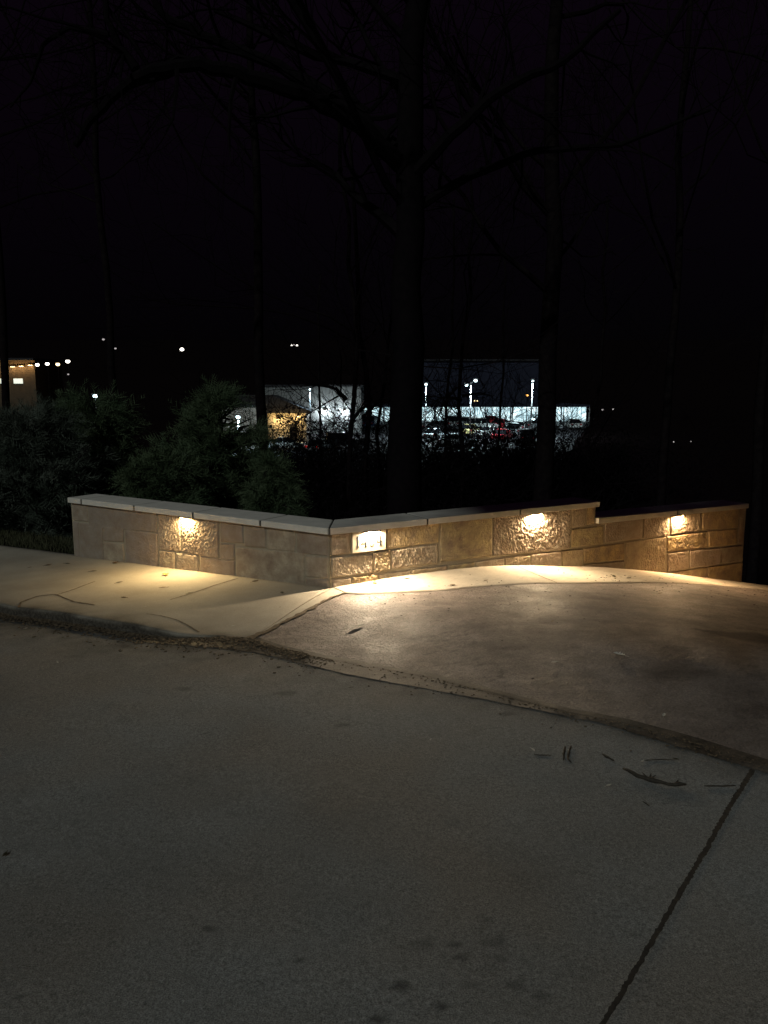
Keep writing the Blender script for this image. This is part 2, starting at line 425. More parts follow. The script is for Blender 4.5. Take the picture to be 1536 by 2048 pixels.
# right border of the walk = street edge end -> J -> corner; use a bottom curve that ends at J's foot
topw = [Wl_end, Wn + inL]
def ruled_walk():
    ub = resample([far_left] + S_left, us)
    # map u so columns stay roughly perpendicular
    tp = []
    wl = np.array([Wl_end.x, Wl_end.y]); wn = np.array([(Wn + inL).x, (Wn + inL).y])
    d = np.linalg.norm(wl - wn)
    for p in ub:
        pr = ((Vector((p[0], p[1], 0)) - Wn).dot(uL)); tp.append(pr)
    tp = np.array(tp); tp = tp - (tp[-1]) * np.clip(1 - (tp - tp[-1]) / 1.6, 0, 1)
    return ub, [Wn + inL + uL * float(v) for v in tp]
ub, tw = ruled_walk()
ub = [Vector((p[0], p[1], 0)) for p in ub]
o = None
def solid_patch(name, A, B, vs, zf, mat, stain, skirt=.12, wob=.004, lift=0):
    A = np.array([[p[0], p[1]] for p in A]); B = np.array([[p[0], p[1]] for p in B])
    us_ = np.linspace(0, 1, len(A))
    nu, nv = len(A), len(vs)
    X = A[:, 0][:, None] * (1 - vs) + B[:, 0][:, None] * vs; Y = A[:, 1][:, None] * (1 - vs) + B[:, 1][:, None] * vs
    Z = zf(X, Y) + lift + wob * fbm(X * 2.2, Y * 2.2, 3, 4)
    # worn arris along the front edge
    Z[:, 0] -= .010; 
    if nv > 3: Z[:, 1] -= .002
    s = np.clip(stain(X, Y), 0, 1).ravel()
    V = np.c_[X.ravel(), Y.ravel(), Z.ravel()]; I = np.arange(nu * nv).reshape(nu, nv)
    Fq = np.c_[I[:-1, :-1].ravel(), I[1:, :-1].ravel(), I[1:, 1:].ravel(), I[:-1, 1:].ravel()].tolist(); nf = len(Fq)
    ring = list(I[:, 0]) + list(I[-1, 1:]) + list(I[:-1, -1][::-1]) + list(I[0, 1:-1][::-1])
    n0 = len(V); V = np.r_[V, V[ring] - np.array([0, 0, .022]), V[ring] - np.array([0, 0, skirt])]; s = np.r_[s, np.clip(s[ring] + .7, 0, 1), s[ring] * 0 + 1]; k = len(ring)
    Fq += [[int(ring[i]), n0 + i, n0 + (i + 1) % k, int(ring[(i + 1) % k])] for i in range(k)]
    Fq += [[n0 + i, n0 + k + i, n0 + k + (i + 1) % k, n0 + (i + 1) % k] for i in range(k)]
    ob = mesh_obj(name, V, Fq, mat)
    sm = np.zeros(len(ob.data.polygons), bool); sm[:nf] = True; ob.data.polygons.foreach_set('use_smooth', sm)
    fattr(ob, 'stain', s); ob['kind'] = 'structure'
    return ob
solid_patch('sidewalk', ub, tw, np.r_[0, .006, .015, np.linspace(.03, 1, 55)], G_top, M['walk'], st_walk)
# wedge of the walk between the last column and joint J (fan from street edge to corner)
Jc = J + [Wn - (nR + nL).normalized() * .05]
col = [ub[-1] * (1 - v) + tw[-1] * v for v in np.linspace(0, 1, 41)]
Jr = resample(Jc, np.linspace(0, 1, 41)); Jr = [Vector((p[0], p[1], 0)) for p in Jr]
# driveway
us = np.r_[np.linspace(0, .30, 90)[:-1], np.linspace(.30, .5, 40)[:-1], np.linspace(.5, 1, 20)]
Sr = S_right + [far_right]; Kr = K + [Kfar]
def matched(P, Q, n):
    """same number of columns on both curves, dense inside the picture"""
    m = n
    a = resample(P[:-1], np.linspace(0, 1, m)); b = resample(Q[:-1], np.linspace(0, 1, m))
    a2 = resample(P[-2:], np.linspace(0, 1, 16))[1:]; b2 = resample(Q[-2:], np.linspace(0, 1, 16))[1:]
    return np.r_[a, a2], np.r_[b, b2]
Ad, Bd = matched(Sr, Kr, 210)
dspots = [(top(1240, 1312), .05, .6), (top(1090, 1326), .03, .6), (top(985, 1293), .05, .5), (top(1420, 1232), .10, .45), (top(1300, 1232), .16, .40), (top(1090, 1245), .02, .8),
          (top(1060, 1300), .3, .25)]
DARK_STREAK = resample([top(1392, 1257), top(1440, 1266), top(1490, 1274), top(1536, 1278), top(1560, 1281)], np.linspace(0, 1, 16))
def st_drive(X, Y):
    t, e = te(X, Y); eS = np.interp(t, TS, ES)
    a = (X - Cc.x) * uR.x + (Y - Cc.y) * uR.y
    f = fbm(X * 1.3, Y * 1.3, 21, 5)
    s = .38 * sstep(-.05, .45, f) + .22 * sstep(.05, .35, fbm(X * 3.1 + Y * .6, Y * 9, 23, 4)) + .15 * sstep(0, .3, fbm(X * 7, Y * 7, 22))
    s = np.maximum(s, .8 * np.exp(-np.clip(e - eS, 0, 9) / .05) * (.3 + (fbm(X * 8, Y * 8, 7) + .5)))
    s = np.maximum(s, .35 * sstep(1.9, 3.1, t) * (1 - sstep(.6, 1.8, e)))  # tree shade over the lower right, put into the colour
    for i, (p, r, k) in enumerate(dspots): s = np.maximum(s, k * blob(X, Y, p.x, p.y, r, .7, 1.6, i))
    for i, p in enumerate(DARK_STREAK): s = np.maximum(s, .97 * blob(X, Y, p[0], p[1], .03 + .011 * i, .35, 1.5, 3))  # dark tapered streak, wider towards the right
    pits = .75 * sstep(.25, .36, fbm(X * 26, Y * 40, 31, 3)) * sstep(-.1, .3, fbm(X * 1.7, Y * 1.7, 33))
    return np.maximum(s, .8 * pits)
def G_dr(X, Y):
    X = np.asarray(X, float); Y = np.asarray(Y, float)
    return G_top(X, Y) - .004 + .006 * fbm(X * 1.1, Y * 1.1, 41, 2) - .0015 * sstep(.26, .42, fbm(X * 26, Y * 40, 31, 3))
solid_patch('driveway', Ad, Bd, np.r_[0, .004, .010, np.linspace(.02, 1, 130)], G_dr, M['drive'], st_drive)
# wedge meshes
solid_patch('sidewalk.001', col, Jr, np.linspace(0, 1, 14), G_top, M['walk'], st_walk)
# apron strip against the right wall
Bw = [Wn - (nR + nL).normalized() * .05] + [Wn + inR + uR * s for s in (.3, .6, 1.2, 1.8, 2.4, 3.0, 3.6, 4.2, 4.8, 5.4, 5.8, 6.4)]
Kend = Wn + inR + uR * 17
As, Bs = matched(Kr, Bw + [Kend], 170)
def st_strip(X, Y):
    b = (X - Cw.x) * nR.x + (Y - Cw.y) * nR.y
    s = .12 * sstep(0, .5, fbm(X * 4, Y * 4, 14)) + .25 * sstep(.2, .5, fbm(X * 22, Y * 22, 15, 3))
    return np.maximum(s, .4 * np.exp(-np.clip(b, 0, 9) / .02))
solid_patch('apron', As, Bs, np.r_[0, .03, .08, np.linspace(.12, 1, 20)], G_top, M['strip'], st_strip, lift=.003)

# joints / cracks draped on the paving
def ribbon(name, pxs, w, mat, fn=G_top, n=60, lift=.004, jit=.5, seed=0, world=None):
    P = world if world else [march(a, b, fn) for a, b in pxs]
    Q = resample(P, np.linspace(0, 1, n)); V = []
    for i, p in enumerate(Q):
        d = Q[min(i + 1, n - 1)] - Q[max(i - 1, 0)]; d = d / (np.linalg.norm(d) + 1e-9); nn = np.array([-d[1], d[0]])
        ww = w[0] + (w[1] - w[0]) * i / (n - 1) if isinstance(w, tuple) else w
        w1 = ww * (.5 + jit * float(vnoise(i * .55, seed, 3))); w2 = ww * (.5 + jit * float(vnoise(i * .55, seed + 9, 5)))
        c = p + nn * ww * .6 * jit * float(vnoise(i * .21, seed + 4, 7))
        for q in (c + nn * w1, c - nn * w2):
            V.append((q[0], q[1], float(fn(q[0], q[1])) + lift + .004 * float(fbm(q[0] * 2.2, q[1] * 2.2, 3, 4))))
    F_ = [(2 * i, 2 * i + 1, 2 * i + 3, 2 * i + 2) for i in range(n - 1)]
    o = mesh_obj(name, V, F_, mat); o['kind'] = 'structure'; return o
ribbon('road_joint', [(1506, 1540), (1462, 1608), (1418, 1690), (1370, 1770), (1295, 1900), (1245, 1985), (1200, 2060), (1120, 2200)], (.022, .014), M['joint'], G_road, 420, seed=1, jit=.35)
ribbon('sidewalk_joint', [(110, 1191), (140, 1182), (190, 1163)], .014, M['crack'], seed=2, lift=.003)
ribbon('sidewalk_joint', [(340, 1200), (390, 1185), (430, 1171), (476, 1157)], .013, M['crack'], seed=3, lift=.003)
ribbon('sidewalk_crack', [(37, 1216), (42, 1205), (75, 1193), (110, 1189), (148, 1204), (190, 1211)], .018, M['crack'], seed=4, lift=.003, jit=.6)
ribbon('sidewalk_crack', [(292, 1229), (320, 1232), (352, 1240), (378, 1252), (398, 1265)], (.008, .016), M['crack'], seed=5, lift=.003, jit=.6)
ribbon('sidewalk_crack', J_px, (.05, .022), M['crack'], seed=6, lift=.004, jit=.9)
ribbon('apron_joint', [(1036, 1134), (1070, 1149), (1113, 1166)], .014, M['crack'], seed=7, lift=.006, jit=.3)
ribbon('driveway_crack', K_px[:9], (.012, .010), M['crack'], seed=8, lift=.006, jit=.8)
ribbon('driveway_crack', S2_px, .019, M['joint'], seed=9, lift=.000, jit=.5, n=260)

# ------------------------------------------------------------------ surrounding terrain
def wdist(x, y):
    x = np.asarray(x, float); y = np.asarray(y, float)
    dR = -((x - Cc.x) * nR.x + (y - Cc.y) * nR.y); dL = -((x - Cc.x) * nL.x + (y - Cc.y) * nL.y)
    return np.minimum(dR, dL)
def terr(x, y):
    x = np.asarray(x, float); y = np.asarray(y, float)
    w = wdist(x, y)
    near = np.interp(np.maximum((x - Cc.x) * uR.x + (y - Cc.y) * uR.y, 0), gss, gzz) - .035 * np.clip((x - Cc.x) * uL.x + (y - Cc.y) * uL.y, 0, 12)
    z = near - .32 - .0 * w
    zb = near - .32 - .23 * np.clip(w - .3, 0, None) + .35 * fbm(x * .3, y * .3, 51, 4) * np.clip(w / 3, 0, 1)
    lot = -5.6 + .04 * np.clip(y - 70, 0, 55) + .10 * np.clip(y - 150, 0, 400) * sstep(140, 220, y)
    z = np.where(w > 0, zb, z)
    k = sstep(20, 45, y)
    return z * (1 - k) + lot * k
xs = np.r_[np.linspace(-600, -60, 19)[:-1], np.linspace(-60, -20, 21)[:-1], np.linspace(-20, 20, 81)[:-1], np.linspace(20, 60, 21)[:-1], np.linspace(60, 600, 19)]
ys = np.r_[np.linspace(-200, -10, 10)[:-1], np.linspace(-10, 40, 101)[:-1], np.linspace(40, 150, 45)[:-1], np.linspace(150, 700, 20)]
X, Y = np.meshgrid(xs, ys, indexing='ij'); Z = terr(X, Y); I = np.arange(X.size).reshape(X.shape)
g = mesh_obj('ground', np.c_[X.ravel(), Y.ravel(), Z.ravel()], np.c_[I[:-1, :-1].ravel(), I[1:, :-1].ravel(), I[1:, 1:].ravel(), I[:-1, 1:].ravel()].tolist(), M['soil'], None, True)
g['kind'] = 'structure'
# parking lot sheet
X, Y = np.meshgrid(np.linspace(0, 1, 27), np.linspace(70, 138, 33), indexing='ij'); X = -22 + X * (22 + 33 - (124 - Y) * .32) + .8 * fbm(Y * .3, Y * 0, 4); Z = terr(X, Y) + .05; I = np.arange(X.size).reshape(X.shape)
g = mesh_obj('parking_lot', np.c_[X.ravel(), Y.ravel(), Z.ravel()], np.c_[I[:-1, :-1].ravel(), I[1:, :-1].ravel(), I[1:, 1:].ravel(), I[:-1, 1:].ravel()].tolist(), M['asphalt'], None, True)
g['kind'] = 'structure'

# grass verge behind the walk at far left
mb = MB()
for i in range(5200):
    u = random.uniform(3.75, 7.5); v = random.uniform(.0, 1.0) ** .8 * 1.3
    v = max(v, .02) ; 
    if u < 4.3 and v > .9 * (u - 3.6): continue
    p = Wn + uL * u - nL * (v + .05)
    z = float(G_top(p.x, p.y)) - .03 - .12 * v
    h = random.uniform(.03, .10); a = random.uniform(0, 6.28); w = .004; l = random.uniform(-.03, .03); l2 = random.uniform(-.03, .03)
    c, s = math.cos(a) * w, math.sin(a) * w
    mb.add([(p.x - c, p.y - s, z), (p.x + c, p.y + s, z), (p.x + c * .5 + l * .5, p.y + s * .5 + l2 * .5, z + h * .6), (p.x + l, p.y + l2, z + h)], [(0, 1, 2), (0, 2, 3)])
tag(mb.build('grass', M['grass']), 'short dry grass growing behind the sidewalk left of the wall', 'grass', kind='stuff')
A = [Wn + uL * u - nL * .03 for u in np.linspace(3.6, 12, 30)]; B = [p - nL * 1.6 for p in A]
o = grid_patch('verge', A, B, np.linspace(0, 1, 12), lambda X, Y: G_top(X, Y) - .035 - .12 * np.clip(wdist(X, Y), 0, 3), M['soil'], lambda X, Y: X * 0)

# ------------------------------------------------------------------ the stone wall
def px_R(x, y):
    p = at_plane(x, y, Cw, nR); return ((Vector((p.x, p.y, 0)) - Wn).dot(uR), p.z)
def px_L(x, y):
    p = at_plane(x, y, Cw, nL); return ((Vector((p.x, p.y, 0)) - Wn).dot(uL), p.z)
# stones: x0,x1, top-left y, top-right y, bottom-left y, bottom-right y, roughness; None = runs up to the cap / down to the ground
ST_R = [
 (662, 700, None, None, 1112, 1107, 1.0), (773, 878, None, None, 1098, 1085, .8),
 (663, 745, 1115, 1107, 1156, 1146, 1.3), (748, 781, 1104, 1100, 1144, 1139, 1.9), (783.5, 876, 1100, 1088, 1138, 1127, 1.2),
 (664, 702, 1159, 1155, None, None, .7), (705, 756, 1154, 1148, None, None, 1.), (758, 821, 1147, 1140, None, None, .9), (824, 895, 1139, 1131, None, None, .9), (897.5, 949, 1130, 1124, None, None, .8),
 (951, 1008, 1123, 1116, None, None, .4), (1010, 1061, 1115, 1110, None, None, 1.), (1063.5, 1123, 1109, 1101, None, None, 1.3), (1125, 1166, 1100, 1098, None, None, .8),
 (880, 984, None, None, 1124, 1112, .35), (986.5, 1140, None, None, 1112, 1098, 1.6),
 (1143, 1171, None, None, 1056, 1053, .6), (1143.5, 1207, 1058.5, 1052, 1095, 1089, .7), (1173.5, 1189, None, None, 1050, 1048.5, .05),
 (1209, 1284, None, None, 1086, 1077, .6), (1286, 1336, None, None, 1077, 1072.5, 1.2), (1341, 1400, None, None, 1070, 1061.5, 1.3), (1402.5, 1475, None, None, 1061, 1056, .6), (1477, 1486.5, None, None, 1087, 1086, .05),
 (1167.5, 1249, 1097, 1086, 1127, 1119, .8), (1169, 1249, 1129, 1121.5, None, None, .8), (1251.5, 1332, 1084, 1074, None, None, 1.4),
 (1335, 1415, 1073, 1063.5, 1104, 1095, 1.5), (1417, 1474, 1062.5, 1058, 1094, 1089, .8), (1335, 1377, 1107, 1101, 1144, 1136, 1.7), (1379.5, 1440, 1101, 1096, 1136, 1130, 1.2),
 (1442, 1486, 1095, 1090, 1128, 1123, .7), (1341, 1415, 1145, 1134, None, None, 1.), (1417.5, 1486, 1133, 1125, None, None, .8)]
ST_L = [
 (147, 176, None, None, 1041, 1044, .3), (178, 314, None, None, 1056, 1065, .4), (146, 156.5, 1043, 1044, None, None, .05), (158, 204.5, 1045.5, 1048, None, None, .35),
 (206.5, 247, 1049, 1052, 1082.5, 1084, .35), (206.5, 247, 1084, 1087, None, None, .35), (249.5, 314, 1060, 1066.5, None, None, .6),
 (318, 361, None, None, 1099, 1103, 1.1), (363.5, 438, None, None, 1104, 1118, 1.3), (318, 349.5, 1101, 1104, None, None, .9), (351.5, 397.5, 1105, 1111, None, None, .9), (400, 468.5, 1112.5, 1122, None, None, .5),
 (441, 486.5, None, None, 1084, 1087, .6), (440, 469, 1086.5, 1088.5, 1118, 1121, .8), (489, 532, None, None, 1093, 1096, .4), (534, 591, None, None, 1099, 1105, .35),
 (471, 608, 1094, 1106, None, None, .4), (593.5, 656, None, None, 1106, 1113, .4), (610, 656.5, 1110, 1114.5, 1153, 1158, .35), (610.5, 657, 1156, 1160, None, None, .35)]
def stone_grid(name, toSZ, stones, base, u, n, s0, s1, zlo, zhi_fn, step, seed, parent, skip=None, lampS=()):
    ns = int((s1 - s0) / step); S = np.linspace(s0, s1, ns + 1); nz = int((.45 - zlo) / step); Zv = zlo + np.arange(nz + 1) * step
    SS, ZZ = np.meshgrid(S, Zv, indexing='ij')
    # wobbly joints
    wS = SS + .0055 * fbm(SS * 14, ZZ * 14, seed, 3); wZ = ZZ + .0055 * fbm(SS * 12, ZZ * 12, seed + 5, 3)
    best = np.full(SS.shape, -1.0); sid = np.zeros(SS.shape, int)
    for k, (x0, x1, ta, tb, ba, bb, r) in enumerate(stones):
        c = []
        TL = toSZ(x0, ta) if ta else (toSZ(x0, 1050)[0], .60); TRr = toSZ(x1, tb) if tb else (toSZ(x1, 1050)[0], .60)
        BL = toSZ(x0, ba) if ba else (toSZ(x0, 1130)[0], -1.2); BR = toSZ(x1, bb) if bb else (toSZ(x1, 1130)[0], -1.2)
        P = [TL, TRr, BR, BL]
        d = np.full(SS.shape, 9.0)
        cx = sum(p[0] for p in P) / 4; cz = sum(p[1] for p in P) / 4
        for i in range(4):
            a, b = P[i], P[(i + 1) % 4]; ex, ez = b[0] - a[0], b[1] - a[1]; l = math.hypot(ex, ez); nx, nz_ = -ez / l, ex / l
            if (cx - a[0]) * nx + (cz - a[1]) * nz_ < 0: nx, nz_ = -nx, -nz_
            d = np.minimum(d, (wS - a[0]) * nx + (wZ - a[1]) * nz_)
        m = d > best; best[m] = d[m]; sid[m] = k
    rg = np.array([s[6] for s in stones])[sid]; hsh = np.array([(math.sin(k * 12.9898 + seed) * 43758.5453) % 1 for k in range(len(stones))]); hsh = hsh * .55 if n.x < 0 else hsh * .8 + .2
    ang = np.array([(math.sin(k * 4.1 + seed) * 917.3) % 1 for k in range(len(stones))])[sid] * 1.6 + .6
    ca, sa = np.cos(ang), np.sin(ang)
    U = SS * ca + ZZ * sa + sid * 3.7; V = -SS * sa + ZZ * ca
    chis = fbm(U * 52, V * 105, seed + 11, 2); rid = 1 - 2 * np.abs(fbm(U * 44, V * 90, seed + 15, 2)); lump = fbm(SS * 11 + sid, ZZ * 11, seed + 20, 4)
    rg = np.maximum(rg, np.where(rg < .1, 0, .6))
    relief = rg * (.0042 * chis + .0022 * rid + .0018 * lump) + .0012 * fbm(SS * 60, ZZ * 60, seed + 30, 3)
    edge = 1 - (1 - sstep(-.001, .008, best)) ; inside = sstep(-.002, .004, best)
    off = np.array([((math.sin(k * 78.2) * 1000) % 1) * .004 for k in range(len(stones))])[sid]
    d = -.010 + (.011 + off * np.minimum(rg, 1)) * edge + relief * edge
    d = np.clip(d, -.014, .014)
    # keep ends and corner tidy
    d = d * sstep(0, .012, SS - s0 + .002)
    keep = np.ones((ns, nz), bool)
    zt = zhi_fn((S[:-1] + S[1:]) / 2); keep &= (Zv[:-1][None, :] < zt[:, None])
    I = np.arange(SS.size).reshape(SS.shape)
    X = base.x + u.x * SS + n.x * d; Yy = base.y + u.y * SS + n.y * d
    V3 = np.c_[X.ravel(), Yy.ravel(), ZZ.ravel()]
    q = np.stack([I[:-1, :-1], I[1:, :-1], I[1:, 1:], I[:-1, 1:]], -1)[keep]
    flip = (u.cross(Vector((0, 0, 1)))).dot(n) < 0
    if flip: q = q[:, ::-1]
    cnt = {}
    for f in q.tolist():
        for i in range(4):
            a, b = f[i], f[(i + 1) % 4]
            if (b, a) in cnt: del cnt[(b, a)]
            else: cnt[(a, b)] = 1
    used = np.unique(q); remap = -np.ones(len(V3), int); remap[used] = np.arange(len(used))
    Vv = V3[used]; faces = remap[q].tolist(); nf = len(faces)
    sv = hsh[sid].ravel()[used]; mv = (1 - inside).ravel()[used]; rv = rg.ravel()[used]
    bverts = sorted({a for e in cnt for a in e}); bm = {v: len(Vv) + i for i, v in enumerate(bverts)}
    back = []
    for v in bverts:
        s_, z_ = SS.ravel()[v], ZZ.ravel()[v]
        back.append((base.x + u.x * s_ - n.x * .295, base.y + u.y * s_ - n.y * .295, z_))
    Vv = np.r_[Vv, np.array(back)]
    for (a, b) in cnt: faces.append([int(remap[b]), int(remap[a]), bm[a], bm[b]])
    ex = [len(bverts)]
    sv = np.r_[sv, sv[remap[bverts]]]; mv = np.r_[mv, mv[remap[bverts]] * 0]; rv = np.r_[rv, rv[remap[bverts]]]
    # plain back face
    zt0 = float(zt[0]); 
    o = mesh_obj(name, Vv, faces, M['stone'], parent)
    sm = np.zeros(len(o.data.polygons), bool); sm[:nf] = True; o.data.polygons.foreach_set('use_smooth', sm)
    fattr(o, 'stone', sv); fattr(o, 'mortar', mv); fattr(o, 'rough', rv)
    return o
wall = empty('stone_wall', (Cw.x, Cw.y, -.06), 'angled low wall of rough tan stone with pale limestone cap, stepping down at right', 'wall')
S1W = px_R(1192, 1030)[0]; S2W = px_R(1488, 1100)[0]; SLW = px_L(144, 1060)[0]
Zc1 = CT1 - CAPT
def zt_R(s): return np.where(s < S1W, Zc1 + .012, ZT2A - CAPT + .02 + 0 * s + (ZT2B - ZT2A) * np.clip((s - S1W) / (S2END - S1W), 0, 1))
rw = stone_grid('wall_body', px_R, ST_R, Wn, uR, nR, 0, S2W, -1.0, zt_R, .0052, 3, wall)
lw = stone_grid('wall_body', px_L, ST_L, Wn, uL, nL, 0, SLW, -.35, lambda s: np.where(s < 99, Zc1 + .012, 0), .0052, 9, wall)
# backing so the wall is solid seen from behind
mb = MB()
for (u, n, L_, zt) in ((uR, nR, S1W - .004, Zc1 + .004), (uL, nL, SLW - .004, Zc1 + .004)):
    a = Wn + u * .05 - n * .05; b = Wn + u * L_ - n * .05; c = b - n * .243; d = a - n * .243
    P = [(p.x, p.y, -1.0) for p in (a, b, c, d)]; T = [(p.x, p.y, zt) for p in (a, b, c, d)]
    mb.prism(P, T)
a = Wn + uR * (S1W - .01) - nR * .05; b = Wn + uR * (S2W - .004) - nR * .05; c = b - nR * .243; d = a - nR * .243
mb.prism([(p.x, p.y, -1.3) for p in (a, b, c, d)], [(p.x, p.y, z) for p, z in zip((a, b, c, d), (ZT2A - CAPT + .004, ZT2B - CAPT + .004, ZT2B - CAPT + .004, ZT2A - CAPT + .004))])
mb.build('wall_core', M['wallgray'], wall)
# capstones
def cap(p4, ztops):
    mb = MB(); b = .006
    c = sum((Vector((p.x, p.y, 0)) for p in p4), Vector()) / 4
    def ins(p, k):
        d = (c - Vector((p.x, p.y, 0))); d.normalize(); return Vector((p.x, p.y, 0)) + d * k
    rings = []
    for dz, k in ((-CAPT, .004), (-CAPT + .004, 0), (-b, 0), (-b * .3, b * .35), (0, b * 1.4)):
        rings.append([(*ins(p, k)[:2], z + dz) for p, z in zip(p4, ztops)])
    V = [p for r in rings for p in r]; Fs = [(3, 2, 1, 0), tuple(range(16, 20))]
    for r in range(4):
        for i in range(4): Fs.append((r * 4 + i, r * 4 + (i + 1) % 4, (r + 1) * 4 + (i + 1) % 4, (r + 1) * 4 + i))
    mb.add(V, Fs); return mb.build('capstone', M['cap'], wall)
P0 = Vector((Cc.x, Cc.y, 0)); Pb = offset_corner(CAPW)
def cuts(pxs, fn): return [fn(x, y) for x, y in pxs]
jl = [sL(at_z(x, y, CT1)) for x, y in ((518, 1041), (383, 1025), (265, 1011), (163, 998))]
bd = [0] + jl + [lenL]
gpp = .013
for i in range(len(bd) - 1):
    a, b = bd[i] + (gpp * .8 if i else gpp * .6), bd[i + 1] - (gpp if i < len(bd) - 2 else 0)
    f0, f1 = P0 + uL * a, P0 + uL * b
    k0 = Pb + uL * (a if i == 0 else a - (Pb - P0).dot(uL)); k1 = Pb + uL * (b - (Pb - P0).dot(uL))
    q4 = [f0, k0, k1, f1]; cap(q4, [CT1] * 4)
jr = [sR(at_z(x, y, CT1)) for x, y in ((845, 1034.5), (1030, 1016.5))]
bd = [0] + jr + [lenR1]
for i in range(3):
    a, b = bd[i] + (gpp * .8 if i else gpp * .6), bd[i + 1] - (gpp if i < 2 else 0)
    f0, f1 = P0 + uR * a, P0 + uR * b
    k0 = Pb + uR * (a if i == 0 else a - (Pb - P0).dot(uR)); k1 = Pb + uR * (b - (Pb - P0).dot(uR))
    cap([f0, f1, k1, k0], [CT1] * 4)
sj = sR(at_plane(1356, 1021, Cc, nR))
sA = (Wn + uR * S1W - P0).dot(uR) + .004
for a, b in ((sA, sj - gpp), (sj + gpp, S2END)):
    z = [ZT2A + (ZT2B - ZT2A) * (s - sA) / (S2END - sA) for s in (a, b, b, a)]
    cap([P0 + uR * a, P0 + uR * b, P0 + uR * b - nR * CAPW, P0 + uR * a - nR * CAPW], z)
# recessed dark mortar in the cap joints
def capjoint(f, k, zt, w=.028):
    f = Vector((f.x, f.y, 0)); k = Vector((k.x, k.y, 0)); d = (k - f).normalized(); t = Vector((-d.y, d.x, 0)) * w / 2
    a, b = f + d * .007, k - d * .007; q = [a - t, a + t, b + t, b - t]
    mb = MB(); mb.prism([(p.x, p.y, zt - CAPT + .003) for p in q], [(p.x, p.y, zt - .006) for p in q]); mb.build('cap_joint', M['joint'], wall)
for a in jl: capjoint(P0 + uL * a, P0 + uL * a - nL * CAPW, CT1)
for a in jr: capjoint(P0 + uR * a, P0 + uR * a - nR * CAPW, CT1)
capjoint(P0, Pb, CT1); zj = ZT2A + (ZT2B - ZT2A) * (sj - S1END) / (S2END - S1END); capjoint(P0 + uR * sj, P0 + uR * sj - nR * CAPW, zj)
# address plaque
def onR(s, z, d): p = Wn + uR * s + nR * d; return (p.x, p.y, z)
a0, _ = px_R(703.8, 1090); a1, _ = px_R(770, 1090); zb0 = px_R(704, 1106)[1]; zb1 = px_R(769, 1098)[1]; zb = (zb0 + zb1) / 2
mb = MB()
mb.prism([onR(a0, zb, -.03), onR(a1, zb, -.03), onR(a1, Zc1 - .004, -.03), onR(a0, Zc1 - .004, -.03)][::-1], [onR(a0 + .001, zb + .001, .0135), onR(a1 - .001, zb + .001, .0135), onR(a1 - .001, Zc1 - .005, .0135), onR(a0 + .001, Zc1 - .005, .0135)][::-1])
pl = mb.build('address_plaque', M['plaque'], wall)
def stroke(mb, pts, w):
    for (x0, y0), (x1, y1) in zip(pts[:-1], pts[1:]):
        dx, dy = x1 - x0, y1 - y0; l = math.hypot(dx, dy); nx, ny = -dy / l * w / 2, dx / l * w / 2; ex, ey = dx / l * w * .25, dy / l * w * .25
        q = [(x0 + nx - ex, y0 + ny - ey), (x1 + nx + ex, y1 + ny + ey), (x1 - nx + ex, y1 - ny + ey), (x0 - nx - ex, y0 - ny - ey)]
        mb.prism([onR(s, z, .0130) for s, z in q], [onR(s, z, .0150) for s, z in q])
zB = px_R(714, 1094.3)[1]; HD = .098
def digit(ch, cx, w=.05):
    mb = MB(); t = .010
    if ch == '1':
        stroke(mb, [(cx, zB), (cx, zB + HD)], t * 1.15); stroke(mb, [(cx - .013, zB + .002), (cx + .013, zB + .002)], .005)
        stroke(mb, [(cx - .014, zB + HD - .018), (cx, zB + HD - .002)], .005)
    if ch == '4':
        stroke(mb, [(cx + .012, zB), (cx + .012, zB + HD)], t * 1.1); stroke(mb, [(cx - .028, zB + .031), (cx + .026, zB + .031)], .006)
        stroke(mb, [(cx - .028, zB + .031), (cx + .010, zB + HD)], .005); stroke(mb, [(cx + .001, zB + .002), (cx + .023, zB + .002)], .005)
    if ch == '0':
        P = [(cx + .023 * math.cos(i * math.pi / 12), zB + HD / 2 + HD / 2 * math.sin(i * math.pi / 12)) for i in range(25)]
        for i in range(24): stroke(mb, P[i:i + 2], .004 + .005 * abs(math.cos((i + .5) * math.pi / 12)))
    mb.build('digit', M['ink'], pl)
for ch, px in (('1', 714.5), ('4', 728), ('0', 742.3), ('4', 757)):
    digit(ch, px_R(px, 1085)[0])

# ------------------------------------------------------------------ wall lights under the cap
def wall_light(px, wallside, col, power, label, ztop, hint=''):
    u, n = (uR, nR) if wallside == 'R' else (uL, nL)
    s = (px_R if wallside == 'R' else px_L)(*px)[0]
    c = Wn + u * s + n * .027; c.z = ztop
    ang = math.atan2(u.y, u.x)
    o = empty('wall_light', c, label, 'light', 'wall lights under the cap')
    mb = MB(); mb.box((0, 0, -.005), (.175, .030, .010), ang); mb.box((0, 0, -.0115), (.165, .024, .004), ang)
    mb.build('housing', M['bronze'], o, local=True)
    k = 'wl%.2f%.2f' % (col[1], col[2])
    if k not in M: M[k] = emit('diffuser_' + k, col, 14)
    mb = MB(); mb.box((0, 0, -.0155), (.150, .014, .004), ang)
    mb.build('diffuser', M[k], o, local=True)
    ld = D.lights.new('lamp', 'AREA'); ld.shape = 'RECTANGLE'; ld.size = .15; ld.size_y = .016; ld.energy = power; ld.color = col
    lo = D.objects.new('lamp', ld); COL.objects.link(lo); lo.parent = o; lo.location = (0, 0, -.0185)
    d = (Vector((0, 0, -1)) + n * TILT).normalized()
    zq = -d; xq = Vector(u).normalized(); yq = zq.cross(xq)
    from mathutils import Matrix
    lo.rotation_euler = Matrix((xq, yq, zq)).transposed().to_euler()
    return o
TILT = .42
PW = 40.0
